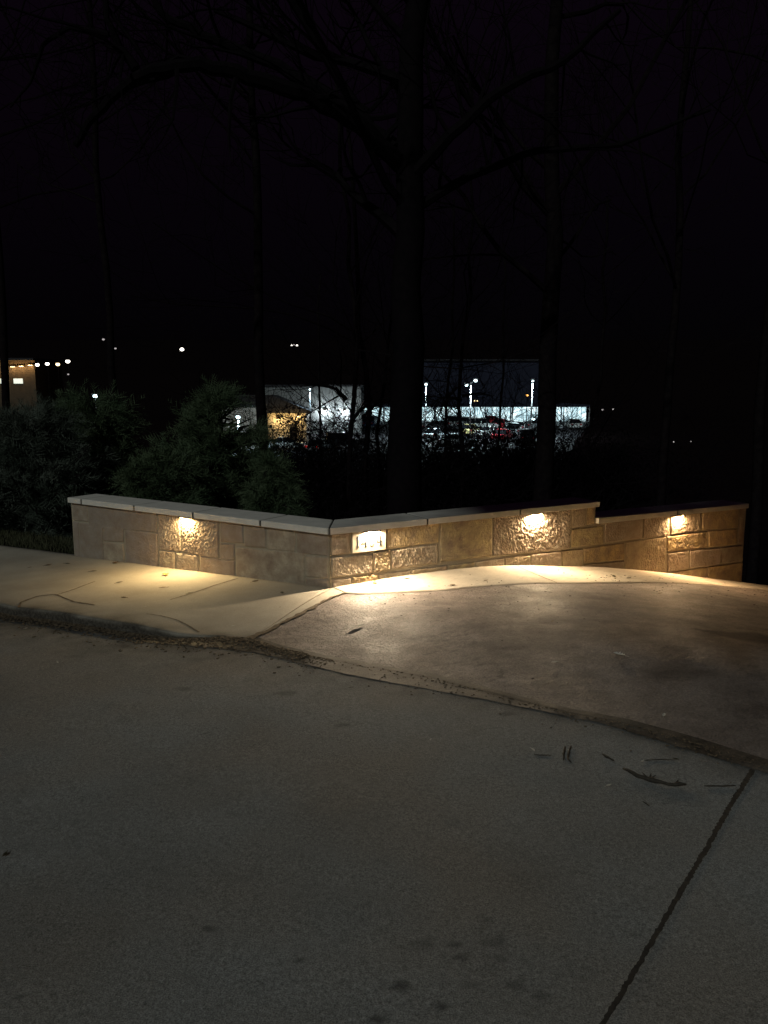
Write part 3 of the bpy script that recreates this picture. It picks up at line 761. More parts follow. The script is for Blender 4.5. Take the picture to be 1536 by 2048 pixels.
wall_light((376, 1050), 'L', (1, .72, .34), PW * .66, 'lit cap light on the left wall run, yellowish glow over sidewalk', Zc1)
wall_light((741, 1070), 'R', (1, .80, .54), PW * 1.25, 'lit cap light above the house number plaque near the corner', Zc1)
wall_light((1068, 1040), 'R', (1, .76, .46), PW * 1.1, 'lit cap light over the large chiselled stone, beside the cap step', Zc1)
sl4 = px_R(1353, 1045)[0]; z4 = ZT2A + (ZT2B - ZT2A) * (sl4 - S1W) / (S2END - S1W) - CAPT
wall_light((1353, 1045), 'R', (1, .66, .34), PW * 1.0, 'lit cap light on the lower stepped wall section at right', z4 + .001)

# ------------------------------------------------------------------ trees
def grow(mb, p, d, L, r, lvl, maxl, rs, spread=.75, up=.12, sides=None, nseg=6, kids=4, wig=.16, rmin=.006, kidL=.62):
    sides = sides or (7 if lvl == 0 else 5 if lvl == 1 else 3)
    pts = [p.copy()]; rad = [r]; d = d.normalized(); q = p.copy()
    for i in range(nseg):
        d = (d + Vector((rs.gauss(0, wig), rs.gauss(0, wig), rs.gauss(0, wig) + up * (1 if lvl else 0)))).normalized()
        q = q + d * (L / nseg); pts.append(q.copy()); rad.append(max(rmin * .6, r * (1 - .62 * (i + 1) / nseg)))
    mb.tube(pts, rad, sides)
    if lvl >= maxl: return
    for k in range(kids):
        f = rs.uniform(.30, 1.0) if lvl else rs.uniform(.35, 1)
        i = min(int(f * nseg), nseg - 1); b = pts[i].lerp(pts[i + 1], f * nseg - i)
        t = (pts[i + 1] - pts[i]).normalized()
        side = Vector((rs.gauss(0, 1), rs.gauss(0, 1), rs.gauss(0, .6))); side = (side - t * side.dot(t)).normalized()
        nd = (t * (1 - spread * .45) + side * spread)
        grow(mb, b, nd, L * kidL * rs.uniform(.7, 1.2), max(rmin, rad[i] * rs.uniform(.45, .62)), lvl + 1, maxl, rs, spread, up, None, max(4, nseg - 1), kids, wig * 1.15, rmin, kidL)
def bare_tree(px, Y, w_px, ptop, label, seed, lean=0, limbs=(), kids=7, group=None, low=None, maxl=3, mat='bark', limbL=.42, cat='tree'):
    """px: column at eye level, w_px: trunk width in photo pixels, ptop: photo row where the stem ends (may be above the frame)"""
    rs = random.Random(seed); r = w_px / F * Y / 2; X0 = (px - 768) / F * Y; zb = float(terr(X0, Y)) - .1
    ztop = EYE + (780 - ptop) / F * Y; H = ztop - zb
    o = empty('bare_tree', (X0, Y, zb), label, cat, group)
    mb = MB(); pts = []; rad = []; n = 12; x = X0; wx = 0
    for i in range(n + 1):
        f = i / n; wx += rs.gauss(0, r * .22 + (.07 if w_px < 14 else .02)) if i > 3 else 0
        z = zb + H * f
        pts.append(Vector((X0 + wx + lean * (z - EYE), Y + rs.gauss(0, r * .2) + .1 * f, z)))
        rad.append(r * (1.35 if i == 0 else 1.08 - .55 * f))
    mb.tube(pts, rad, 12); mb.build('trunk', M[mat], o, True)
    mb = MB()
    for k in range(kids):
        f = rs.uniform(low if low else .45, 1.0); i = min(int(f * n), n - 1); b = pts[i].lerp(pts[i + 1], f * n - i)
        a = rs.uniform(0, 6.28); dd = Vector((math.cos(a), math.sin(a) * .6, rs.uniform(.25, .8)))
        grow(mb, b, dd, H * limbL * rs.uniform(.6, 1.1), rad[i] * rs.uniform(.30, .48), 1, maxl, rs, .7, .10, None, 6, 5)
    for path, r0 in limbs:
        P = [at_Y(a, b, Y + dy) for a, b, dy in path]; R_ = [r0 * (1 - .7 * i / (len(P) - 1)) for i in range(len(P))]
        fine = []; fr = []
        for i in range(len(P) - 1):
            for j in range(4):
                f = j / 4; fine.append(P[i].lerp(P[i + 1], f) + Vector((rs.gauss(0, r0 * .12), 0, rs.gauss(0, r0 * .12)))); fr.append(R_[i] * (1 - f) + R_[i + 1] * f)
        fine.append(P[-1]); fr.append(R_[-1]); mb.tube(fine, fr, 7)
        for k in range(8):
            i = rs.randrange(2, len(fine) - 1); side = Vector((rs.gauss(0, 1), rs.gauss(0, .6), rs.gauss(0, 1))).normalized()
            grow(mb, fine[i], side + (fine[i + 1] - fine[i]).normalized() * .6, rs.uniform(1.0, 2.6), fr[i] * .4, 1, 3, rs, .7, .03, None, 5, 4)
    if mb.v: mb.build('branches', M[mat], o, False)
    return o
BT = 'bare trees on the slope behind the wall'
big_limbs = [
    ([(800, 330, 0), (720, 250, -.5), (620, 192, -1), (500, 152, -1.3), (400, 128, -1.5), (300, 140, -1.6), (245, 178, -1.7), (190, 228, -1.8), (150, 292, -1.8)], .17),
    ([(270, 137, -1.6), (238, 95, -1.6), (215, 40, -1.7), (205, -60, -1.7)], .085),
    ([(216, 68, -1.6), (140, 54, -1.6), (85, 88, -1.6), (62, 165, -1.6), (20, 215, -1.6)], .05),
    ([(790, 300, 0), (690, 215, .4), (560, 130, .6), (400, 68, .8), (320, 25, .8), (280, -60, .8)], .15),
    ([(815, 360, 0), (900, 270, -.4), (1000, 180, -.6), (1130, 120, -.6), (1240, 20, -.6)], .13),
    ([(820, 420, 0), (940, 350, .5), (1080, 300, .5), (1240, 290, .5), (1420, 220, .5)], .10)]
bare_tree(809, 15, 74, -60, 'huge dark bare tree with thick spreading limbs behind the wall, the widest trunk', 21, 0, big_limbs, 9, BT, .55, mat='bark2')
bare_tree(1091, 19, 40, -40, 'tall dark bare tree with thick straight trunk right of the parking lot lights', 22, 0, (), 9, BT, .5)
bare_tree(527, 17, 22, 60, 'dark bare tree with broad low trunk left of the grey building', 23, .004, (), 8, BT, .5)
bare_tree(696, 20, 11, 200, 'slim dark tree in front of the grey building, forked low at its right', 24, -.006, (([(692, 800, 0), (672, 778, 0), (640, 768, .3), (600, 772, .5)], .06), ([(706, 838, 0), (722, 820, 0), (740, 806, .2), (775, 800, .2)], .05)), 6, BT, .5)
bare_tree(714, 21, 12, 250, 'slim dark tree leaning left between the grey building and bright shop front', 25, -.085, (([(726, 835, 0), (748, 812, .1), (760, 800, .2), (790, 790, .2)], .05),), 5, BT, .5)
bare_tree(760, 22, 9, 600, 'thin curved sapling beside the widest trunk, before the shop front', 26, .05, (), 6, BT, .35)
bare_tree(882, 24, 7, 420, 'thin dark sapling just right of the single head lamp post', 27, -.02, (([(890, 812, 0), (900, 790, .1), (915, 775, .2), (940, 765, .2)], .05),), 6, BT, .4)
bare_tree(924, 23, 9, 380, 'slender dark tree beside the double head lamp post', 28, .006, (([(924, 800, 0), (900, 795, 0), (885, 812, 0), (878, 830, 0)], .05), ([(924, 792, 0), (960, 786, 0), (985, 792, 0)], .04)), 6, BT, .4)
bare_tree(1010, 27, 6, 500, 'thin sapling in front of the parked cars, left of the red car', 29, .01, (), 6, BT, .3)
bare_tree(1180, 26, 8, 420, 'thin dark tree in the dim area right of the straight trunk', 30, -.01, (), 7, BT, .4)
bare_tree(1330, 22, 18, 40, 'dark bare tree above the right end of the wall', 31, .01, (), 8, BT, .5)
bare_tree(1520, 17, 22, -40, 'dark bare tree at the far right edge beyond the wall', 32, -.01, (), 8, BT, .5)
bare_tree(235, 24, 16, -20, 'tall bare tree rising above the evergreens at the left', 33, .006, (), 9, BT, .55)
bare_tree(20, 26, 16, -20, 'tall bare tree near the warm lit building at far left', 34, .01, (), 9, BT, .55)
bare_tree(650, 30, 6, 560, 'twiggy sapling before the wall lamps of the grey building', 35, .0, (), 8, BT, .3)
# low scrub in front of the lot
SG = 'bare shrubs in front of the parking lot'
def scrub(px, Y, topy, label, seed, n=9):
    rs = random.Random(seed); X0 = (px - 768) / F * Y; zb = float(terr(X0, Y)) - .05; H = EYE + (780 - topy) / F * Y - zb
    o = empty('bare_shrub', (X0, Y, zb), label, 'shrub', SG)
    mb = MB()
    for k in range(n):
        a = rs.uniform(0, 6.28); dd = Vector((math.cos(a) * .32, math.sin(a) * .32, 1))
        grow(mb, Vector((X0 + rs.gauss(0, .12), Y + rs.gauss(0, .12), zb)), dd, H * rs.uniform(.55, .9), .018 + .0007 * Y, 1, 3, rs, .75, .04, 3, 7, 6, .13, .004 + .00025 * Y, .5)
    mb.build('branches', M['bark2'], o)
    # a few clinging leaves
    mb = MB()
    for k in range(520):
        f = rs.uniform(.12, 1.0) ** .6; a = rs.uniform(0, 6.28); rr = rs.uniform(0, .48) * H * (.35 + .75 * math.sin(f * 2.6))
        c = Vector((X0 + math.cos(a) * rr, Y + math.sin(a) * rr, zb + f * H * .92)); s = rs.uniform(.03, .075)
        e1 = Vector((rs.gauss(0, 1), rs.gauss(0, 1), rs.gauss(0, 1))).normalized() * s; e2 = e1.cross(Vector((rs.gauss(0, 1), rs.gauss(0, 1), rs.gauss(0, 1)))).normalized() * s * .5
        mb.add([c - e1, c + e2, c + e1, c - e2], [(0, 1, 2, 3)])
    mb.build('leaves', M['bark2'], o)
scr = [(560, 26, 818, 'bare shrub before the yellow lit wall, leftmost in its row'), (592, 24, 775, 'tall bare shrub fanning out before the yellow lit wall'), (622, 22, 800, 'bare shrub below the small blue lamp of the grey building'),
       (655, 26, 812, 'bare shrub under the left white wall lamp'), (680, 23, 838, 'low bare shrub at the foot of the slim trees'), (735, 24, 838, 'low bare shrub before the left end of the shop front'),
       (765, 26, 845, 'low bare shrub just left of the widest trunk'), (862, 25, 840, 'low bare shrub just right of the widest trunk'), (900, 24, 822, 'bare shrub right of the single head lamp post'),
       (945, 28, 838, 'bare shrub in front of the white parked car'), (975, 27, 832, 'bare shrub left of the red car'), (1000, 26, 842, 'bare shrub in front of the red car'),
       (1035, 27, 828, 'bare shrub right of the red car'), (1060, 24, 838, 'bare shrub left of the straight trunk'), (1135, 26, 822, 'bare shrub right of the straight trunk'),
       (858, 29, 806, 'tall thin bare shrub against the shop front, nearest the widest trunk'), (912, 30, 808, 'tall thin bare shrub under the shop front, left of the slender tree'), (968, 31, 804, 'tall thin bare shrub before the shop front, right of the double lamp post'),
       (1022, 30, 808, 'tall thin bare shrub before the shop front, left of the low greenish lamp'), (1150, 31, 806, 'tall thin bare shrub screening the dim end of the shop front'), (748, 29, 812, 'tall thin bare shrub screening the left end of the shop front'),
       (1165, 28, 836, 'bare shrub at the dim end of the shop front'), (1210, 27, 828, 'bare shrub beyond the dim end of the shop front'), (640, 19, 868, 'low dark shrub near the red tail light'),
       (905, 21, 868, 'low dark shrub below the silver car'), (1010, 21, 872, 'low dark shrub below the parked cars')]
dens = [(585, 50, 884, 'dense low dark shrub under the yellow lit wall'), (660, 46, 872, 'dense low dark shrub under the white wall lamps'), (725, 52, 880, 'dense low dark shrub left of the widest trunk'),
        (865, 48, 868, 'dense low dark shrub right of the widest trunk'), (915, 56, 876, 'dense low dark shrub below the single head post'), (955, 44, 864, 'dense dark shrub before the yellow car'),
        (1000, 52, 884, 'dense low dark shrub under the red car'), (1048, 46, 870, 'dense dark shrub left of the straight trunk foot'), (1130, 50, 862, 'dense dark shrub right of the straight trunk foot'), (1185, 48, 850, 'dense dark shrub hiding the dim end of the lot'), (1235, 50, 855, 'last dense dark shrub at the dark right of the lot')]
for i, (a, b, c, l) in enumerate(scr): scrub(a, b, c, l, 100 + i)
def dense_shrub(px, Y, topy, label, seed):
    rs = random.Random(seed); X0 = (px - 768) / F * Y; zb = float(terr(X0, Y)) - .05; H = EYE + (780 - topy) / F * Y - zb
    o = empty('leafy_shrub', (X0, Y, zb), label, 'shrub', 'dense shrubs along the lot edge')
    mb = MB(); mb.tube([(X0, Y, zb), (X0 + .05, Y, zb + H * .5), (X0, Y, zb + H * .85)], [.05, .03, .01], 5)
    for k in range(7): grow(mb, Vector((X0, Y, zb + .1)), Vector((rs.gauss(0, .5), rs.gauss(0, .5), 1)), H * .9, .025, 2, 3, rs, .7, .04, 3, 6, 5, .12, .008, .5)
    mb.build('stems', M['bark2'], o)
    mb = MB()
    lobes = [(rs.gauss(0, .45) * H, rs.gauss(0, .3) * H, rs.uniform(.25, .72) * H, rs.uniform(.16, .30) * H) for _ in range(9)]
    for k in range(2600):
        lx, ly, lz, lr = lobes[rs.randrange(9)]; v = Vector((rs.gauss(0, 1), rs.gauss(0, 1), rs.gauss(0, .8))).normalized() * lr * rs.uniform(.3, 1.25)
        c = Vector((X0 + lx, Y + ly, max(zb + .05, zb + lz + v.z))) + Vector((v.x, v.y, 0)); s = rs.uniform(.06, .13)
        e1 = Vector((rs.gauss(0, 1), rs.gauss(0, 1), rs.gauss(0, 1))).normalized() * s; e2 = e1.cross(Vector((rs.gauss(0, 1), rs.gauss(0, 1), rs.gauss(0, 1)))).normalized() * s * .5
        mb.add([c - e1, c + e2, c + e1, c - e2], [(0, 1, 2, 3)])
    mb.build('leaves', M['bark2'], o)
for i, (a, b, c, l) in enumerate(dens): dense_shrub(a, b, c, l, 300 + i)

# evergreen trees at left
def cedar(px, Y, w, ptop, label, seed, dens, mat, hole=None, nsp=26, sz=1.0, pbot=None):
    rs = random.Random(seed); X0 = (px - 768) / F * Y; zb = float(terr(X0, Y)) - .1; ztop = EYE + (780 - ptop) / F * Y; H = ztop - zb; R = w / F * Y / 2
    o = empty('evergreen_tree', (X0, Y, zb), label, 'tree', 'evergreens behind the wall')
    mb = MB(); pts = [Vector((X0 + .03 * i * rs.uniform(-1, 1), Y, zb + H * .9 * i / 8)) for i in range(9)]; mb.tube(pts, [.11 * (1 - i / 10) for i in range(9)], 7); mb.build('trunk', M['bark'], o, True)
    mb = MB(); V = []; Fc = []
    nb = dens; arms = []
    for b in range(nb):
        f = rs.uniform(.05, 1.0); a = rs.uniform(0, 6.28)
        prof = (1 - f) ** .55 * (.75 + .35 * math.sin(f * 11 + seed)) + .10
        Lb = R * prof * rs.uniform(.65, 1.2)
        st = Vector((X0, Y, zb + H * f * .93)); dirv = Vector((math.cos(a), math.sin(a), rs.uniform(.05, .55))).normalized()
        prev = st; path = [st]
        for k in range(7):
            dirv = (dirv + Vector((rs.gauss(0, .12), rs.gauss(0, .12), rs.gauss(-.01, .10)))).normalized(); prev = prev + dirv * Lb / 7; path.append(prev.copy())
        arms.append((path, Lb))
    bw = MB()
    for path, Lb in arms:
        bw.tube(path, [.012 + .022 * (1 - i / 7) for i in range(8)], 3)
        for k in range(nsp):
            f = rs.uniform(.25, 1.0) * 7; i = min(int(f), 6); c = path[i].lerp(path[i + 1], f - i)
            t = (path[i + 1] - path[i]).normalized()
            sd = (t + Vector((rs.gauss(0, .8), rs.gauss(0, .8), rs.gauss(.05, .6)))).normalized(); Ls = rs.uniform(.10, .30) * sz
            if hole and rs.random() < .93:
                tip = c + sd * Ls; rp = F * (tip.x) / tip.y + 768; rq = 780 - (tip.z - EYE) / tip.y * F
                if any(((rp - hx) / hw) ** 2 + ((rq - hy) / hh) ** 2 < 1 for hx, hy, hw, hh in hole): continue
            wv0 = sd.cross(Vector((rs.gauss(0, 1), rs.gauss(0, 1), rs.gauss(0, 1)))).normalized(); nn = sd.cross(wv0)
            Ls *= 1.5; droop = Vector((0, 0, -.25 * Ls)); NL = 14
            for m in range(NL):
                g = (m + .5) / NL; b0 = c + sd * Ls * g + droop * g * g; sg = 1 if m % 2 else -1
                ln = Ls * .42 * (1.05 - g) + .02 * sz
                e = (sd * .75 + wv0 * sg * .65 + nn * rs.gauss(0, .22)).normalized() * ln * rs.uniform(.8, 1.15)
                wv = sd * .006 * sz + nn * rs.uniform(-.004, .004)
                n0 = len(V); V += [tuple(b0 - wv), tuple(b0 + wv), tuple(b0 + e)]; Fc.append((n0, n0 + 1, n0 + 2))
    bw.build('branches', M['bark'], o)
    cr = mesh_obj('crown', V, Fc, M[mat], o)
    return o
cedar(60, 12.5, 430, 825, 'broad dusky evergreen filling the left edge behind the sidewalk', 41, 230, 'cedar2', nsp=24, sz=1.25)
cedar(190, 14.5, 340, 785, 'broad evergreen rising highest at left, above the end of the wall', 42, 240, 'cedar', [(193, 797, 15, 26)], nsp=24, sz=1.3)
cedar(330, 11.5, 260, 900, 'low dark evergreen close behind the left wall run', 43, 150, 'cedar', nsp=24, sz=1.1)
cedar(440, 13.0, 300, 768, 'pointed evergreen left of the grey building, shop light glinting through it', 44, 210, 'cedar', [(478, 838, 42, 30), (425, 820, 14, 14), (455, 880, 18, 14), (462, 905, 12, 8)], nsp=24, sz=1.2)
cedar(545, 12.0, 150, 905, 'small low evergreen behind the wall, nearest the corner', 45, 90, 'cedar', nsp=24, sz=1.0)

# ------------------------------------------------------------------ the parking lot beyond
def P(px, py, Y): return at_Y(px, py, Y)
def zl(x, y): return float(terr(x, y)) + .05
# bright shop
Ys = 124
xa, xb = P(716, 815, Ys).x, P(1180, 815, Ys).x; zt = P(800, 722, Ys).z; zs = P(800, 814, Ys).z; z0 = zl(10, Ys) - .1
sh = empty('shop_building', ((xa + xb) / 2, Ys, z0), 'long dark shop building with a brightly lit white front behind the parked cars', 'building')
xm0, xm1 = P(800, 800, Ys).x, P(1096, 800, Ys).x; zw = zs + .35
mb = MB(); mb.box(((xa + xb) / 2, Ys + 9, (zw + zs) / 2), (xb - xa, 18, zw - zs)); mb.box(((xm0 + xm1) / 2, Ys + 9.2, (zt + zw) / 2), (xm1 - xm0, 17, zt - zw)); mb.box(((xa + xb) / 2, Ys + 10, (zs + z0) / 2 - .002), (xb - xa - .1, 16, zs - z0)); mb.build('wall', M['store'], sh)
mb = MB(); mb.box(((xm0 + xm1) / 2, Ys + 9, zt + .16), (xm1 - xm0 + .1, 17.2, .3)); mb.build('roof', M['roof'], sh)
def emstore():
    m, nt, b = newmat('lit_shop_front'); co = N(nt, 'ShaderNodeTexCoord').outputs['Object']
    n = noise(nt, co, .5, 4, .7, (1, 1, 1.5)); c = mixc(nt, ramp(nt, n, .35, .6), (.42, .70, .80), (.75, .96, 1))
    nt.links.new(c, b.inputs['Emission Color']); b.inputs['Base Color'].default_value = (.3, .3, .3, 1)
    nt.links.new(ramp(nt, n, .32, .6, .5, 1.8), b.inputs['Emission Strength']); return m
M['e_store'] = emstore()
nbay = 9; bw_ = (xb - xa) / nbay
for i in range(nbay):
    mb = MB(); mb.box((xa + bw_ * (i + .5), Ys + 1.9, (zs + z0) / 2), (bw_ - .22, .1, zs - z0 - .1)); w_ = mb.build('window', M['e_store'], sh)
    mb = MB()
    for k in range(4): mb.box((xa + bw_ * (i + .25 + k * .18), Ys + 1.8, (zs + z0) / 2), (.04, .06, zs - z0 - .1))
    mb.build('mullion', M['roof'], w_)
for i in range(nbay + 1):
    mb = MB(); mb.box((xa + bw_ * i * .998 + .1, Ys + .3, (zs + z0) / 2), (.14, .14, zs - z0)); mb.build('canopy_post', M['pole'], sh)
# grey block building
Yg = 104
xa, xb = P(528, 800, Yg).x, P(722, 800, Yg).x; zt = P(600, 773, Yg).z; z0 = zl(-8, Yg) - .1
gb = empty('grey_building', ((xa + xb) / 2, Yg, z0), 'tall plain grey block building washed by two white wall lamps', 'building')
mb = MB(); mb.box(((xa + xb) / 2, Yg + 8, (zt + z0) / 2), (xb - xa, 16, zt - z0)); mb.build('wall', M['wallgray'], gb)
mb = MB(); mb.box(((xa + xb) / 2, Yg + 8, zt + .12), (xb - xa + .4, 16.4, .22)); mb.build('roof', M['roof'], gb)
def point(parent, loc, col, en, rad=.1, spot=None, aim=(0, 0, -1)):
    ld = D.lights.new('lamp', 'SPOT' if spot else 'POINT'); ld.energy = en; ld.color = col; ld.shadow_soft_size = rad
    o = D.objects.new('lamp', ld); COL.objects.link(o)
    off = Vector((0, 0, 0)); p = parent
    while p is not None: off += p.location; p = p.parent
    o.parent = parent; o.location = Vector(loc) - off
    if spot:
        ld.spot_size = spot; ld.spot_blend = .9
        o.rotation_euler = (Vector(aim)).to_track_quat('-Z', 'Y').to_euler()
    return o
def wall_pack(px, py, Y, em, col, en, label, parent_cat='light', size=(.34, .22, .18), drop=0):
    p = P(px, py, Y - .25)
    o = empty('wall_lamp', p, label, 'lamp', 'lamps on the far building walls')
    mb = MB(); mb.prism([(-size[0] / 2, .22, -.02), (size[0] / 2, .22, -.02), (size[0] / 2, -.08, -.02), (-size[0] / 2, -.08, -.02)], [(-size[0] / 2, .22, .2), (size[0] / 2, .22, .2), (size[0] / 2, .06, .2), (-size[0] / 2, .06, .2)]); mb.build('housing', M['bronze'], o, local=True)
    mb = MB(); mb.box((0, .03, -.05), (size[0] * .8, .16, .06)); mb.build('lens', em, o, local=True)
    point(o, p + Vector((0, -.45, -.25)), col, en, .08)
    return o
wall_pack(649, 821, Yg, M['e_white'], (.85, .95, 1), 520, 'white wall lamp on the grey building, left of the slim trees')
wall_pack(689, 821, Yg, M['e_white'], (.85, .95, 1), 420, 'white wall lamp on the grey building, half behind the slim trees')
# low gabled building with yellow light
Yh = 97
xa, xb = P(524, 800, Yh).x, P(612, 800, Yh).x; xe = P(640, 800, Yh).x; ze = P(560, 826, Yh).z; z0 = zl(-12, Yh) - .1
lb = empty('low_building', ((xa + xb) / 2, Yh, z0), 'low building with dark gable roof and yellow lit front wall', 'building')
mb = MB(); mb.box(((xa + xe) / 2 - .6, Yh + 2.4, (ze + z0) / 2), (xe - xa - 2.4, 4.4, ze - z0)); mb.build('wall', M['paleblock'], lb)
mb = MB(); zr = P(560, 790, Yh).z; x1 = P(520, 800, Yh).x; x2 = P(624, 800, Yh).x; xr = P(543, 800, Yh).x
mb.prism([(x1 - 3, Yh - .5, ze + .01), (x2, Yh - .5, ze + .01), (x2, Yh - .5, ze + .18), (xr, Yh - .5, zr), (x1 - 3, Yh - .5, zr)], [(x1 - 3, Yh + 5, ze + .01), (x2, Yh + 5, ze + .01), (x2, Yh + 5, ze + .18), (xr, Yh + 5, zr), (x1 - 3, Yh + 5, zr)])
mb.build('roof', M['roof'], lb)
mb = MB(); mb.box((xe - 3.4, Yh + .16, z0 + 1.0), (.9, .06, 2.0)); mb.build('door', M['roof'], lb)
wall_pack(556, 838, Yh, M['e_warm'], (1, .66, .26), 260, 'yellow wall lamp on the low gabled building, the left one')
wall_pack(596, 832, Yh, M['e_warm'], (1, .66, .26), 260, 'yellow wall lamp on the low gabled building, the right one')
# small pale shed seen through the pointed evergreen
Yk = 86; xa, xb = P(444, 800, Yk).x, P(521, 800, Yk).x; zt = P(480, 812, Yk).z; z0 = zl(-16, Yk) - .1
kb = empty('storage_shed', ((xa + xb) / 2, Yk, z0), 'small pale shed glimpsed through the pointed evergreen under a cool lamp', 'shed')
mb = MB(); mb.box(((xa + xb) / 2, Yk + 1.5, (zt + z0) / 2), (xb - xa, 3, zt - z0)); mb.build('wall', M['cap'], kb)
mb = MB(); mb.box(((xa + xb) / 2, Yk + 1.5, zt + .08), (xb - xa + .4, 3.5, .16)); mb.build('roof', M['roof'], kb)
# warm building far left
Yw = 118
xa, xb = P(-120, 800, Yw).x, P(68, 800, Yw).x; zt = P(30, 720, Yw).z; zf = P(30, 742, Yw).z; z0 = P(30, 772, Yw).z - 6
wb = empty('restaurant_building', ((xa + xb) / 2, Yw, z0), 'warm lit building with a row of eave lamps at the far left', 'building')
mb = MB(); mb.box(((xa + xb) / 2, Yw + 6, (zt + z0) / 2), (xb - xa, 10, zt - z0)); M['brown'] = simple('brown_stucco', (.085, .065, .045), (.11, .085, .06), 2, .9, spec=.1); mb.build('wall', M['brown'], wb)
mb = MB(); mb.box(((xa + xb) / 2, Yw + 5.6, zt + .15), (xb - xa + .8, 11.6, .3)); mb.build('roof', M['roof'], wb)
M['e_win'] = emit('lit_window', (.85, .95, .85), .8)
for k, (a, b) in enumerate(((-6, 12), (21, 40))):
    pa, pb = P(a, 757, Yw), P(b, 767, Yw); mb = MB(); mb.box(((pa.x + pb.x) / 2, Yw + .95, (pa.z + pb.z) / 2), (pb.x - pa.x, .08, pa.z - pb.z)); mb.build('window', M['e_win'], wb)
for px, py, d in ((-14, 734, 'the fourth from its right corner'), (25, 733, 'the third from its right corner'), (42, 732, 'the second from its right corner'), (60, 730, 'the nearest its right corner')):
    wall_pack(px, py, Yw + 1, M['e_warm'], (1, .62, .26), 70, 'warm eave lamp on the far left lit building, ' + d, size=(.8, .2, .2))
# lamps on posts
def lamp_post(px, py, Y, col, label, size=.5, base=None, en=0, lcol=(1, 1, 1), double=False, group='lamp posts in the distance', polew=.10):
    p = P(px, py, Y); zb_ = zl(p.x, Y) if base is None else base
    o = empty('lamp_post', (p.x, Y, zb_), label, 'lamp post', group)
    mb = MB(); mb.tube([(0, 0, 0), (0, 0, (p.z - zb_) * .5), (0, 0, p.z - zb_)], [polew, polew * .8, polew * .6], 8); mb.build('pole', M['pole'], o, True, local=True)
    hs = [(-.55, -.25), (.55, .28)] if double else [(0, 0)]
    for hx, hz in hs:
        mb = MB(); mb.box((hx, -.1, p.z - zb_ + hz + .10), (size * 1.25, .5, .10)); 
        if double: mb.tube([(0, 0, p.z - zb_ - .2), (hx, 0, p.z - zb_ + hz + .1)], [.05, .05], 5)
        h = mb.build('head', M['pole'], o, local=True)
        bb = MB(); s = size / 2
        bb.add([(hx + s * math.cos(a) * math.sin(b), -.1 + s * .8 * math.sin(a) * math.sin(b), p.z - zb_ + hz - .12 + s * .75 * math.cos(b)) for b in (.4, 1.0, 1.57, 2.2, 2.8) for a in [k * math.pi / 4 for k in range(8)]],
               [(r * 8 + k, r * 8 + (k + 1) % 8, (r + 1) * 8 + (k + 1) % 8, (r + 1) * 8 + k) for r in range(4) for k in range(8)] + [tuple(range(8)), tuple(range(39, 31, -1))])
        bb.build('bulb', col, h, True, local=True)
    if en: point(o, Vector((p.x, Y - .2, p.z - .5)), lcol, en, .25, math.radians(158))
    return o
PG = 'tall cool lamp posts in the parking lot'
cool = (.75, .95, 1)
lamp_post(852, 767, 100, M['e_cool'], 'tall post with one cool white head beside the widest trunk', .42, en=6500, lcol=cool, group=PG)
lamp_post(942, 764, 96, M['e_cool'], 'tall post with two cool white heads above the parked cars', .45, en=12000, lcol=cool, double=True, group=PG)
lamp_post(1065, 760, 102, M['e_cool'], 'tall post with one cool white head left of the straight trunk', .36, en=5600, lcol=cool, group=PG)
lamp_post(620, 777, 98, M['e_cool'], 'post with small blue white head before the grey building', .28, en=900, lcol=(.6, .85, 1), group=PG)
lamp_post(476, 832, 82, M['e_cool'], 'cool white lamp glinting through the pointed evergreen', .5, en=4200, lcol=(.6, .85, 1), group=PG)
lamp_post(191, 790, 90, M['e_cool'], 'cool white lamp glinting through the highest evergreen', .55, group=PG)
far = [(364, 698, 240, 'e_white', 'bright warm white lamp alone in the dark, above the evergreens', 1.3), (207, 678, 260, 'e_dim', 'tiny white lamp, the highest one in the dark at left', .9), (231, 696, 250, 'e_dim', 'tiny dim lamp right below the highest one at left', .8),
       (583, 690, 260, 'e_white', 'left lamp of the tiny white trio on the dark hill', .55), (588, 689, 262, 'e_dim', 'middle lamp of the tiny white trio on the dark hill', .5), (594, 690, 258, 'e_white', 'right lamp of the tiny white trio on the dark hill', .6),
       (75, 728, 112, 'e_white', 'lamp just right of the warm lit building in the lamp row', .6), (95, 726, 112, 'e_white', 'second lamp right of the warm lit building in the lamp row', .6), (116, 727, 113, 'e_warm', 'third lamp right of the warm lit building, more yellow', .6), (136, 721, 114, 'e_white', 'last and highest lamp of the row right of the warm building', .7),
       (736, 810, 118, 'e_orange', 'small orange lamp above the left end of the shop front', .45), (1054, 789, 118, 'e_orange', 'small orange lamp left of the straight trunk', .4), (949, 800, 119, 'e_warm', 'left of two tiny warm lamps on the dark shop wall', .22), (955, 800, 119, 'e_warm', 'right of two tiny warm lamps on the dark shop wall', .22),  # the twin warm pair are a far car's headlights, built as lamp posts
       (1066, 836, 92, 'e_cool', 'low greenish white lamp at the foot of the straight trunk', .45), (137, 747, 114, 'e_dim', 'faint lamp below the lamp row at left', .3),
       (1323, 880, 70, 'e_dim', 'faint low reflection in the dark above the lower wall cap, leftmost, built as a glowing bulb', .14), (1347, 881, 72, 'e_dim', 'faint low reflection in the dark above the lower wall cap, middle, built as a glowing bulb', .16), (1381, 880, 70, 'e_dim', 'faint low reflection in the dark above the lower wall cap, rightmost, built as a glowing bulb', .13),  # tiny reflections, each added as a dim glowing bulb on a post
       (1205, 818, 122, 'e_dim', 'dim lamp past the right end of the shop front', .35), (1226, 817, 124, 'e_dim', 'dimmer lamp farther past the right end of the shop front', .3)]
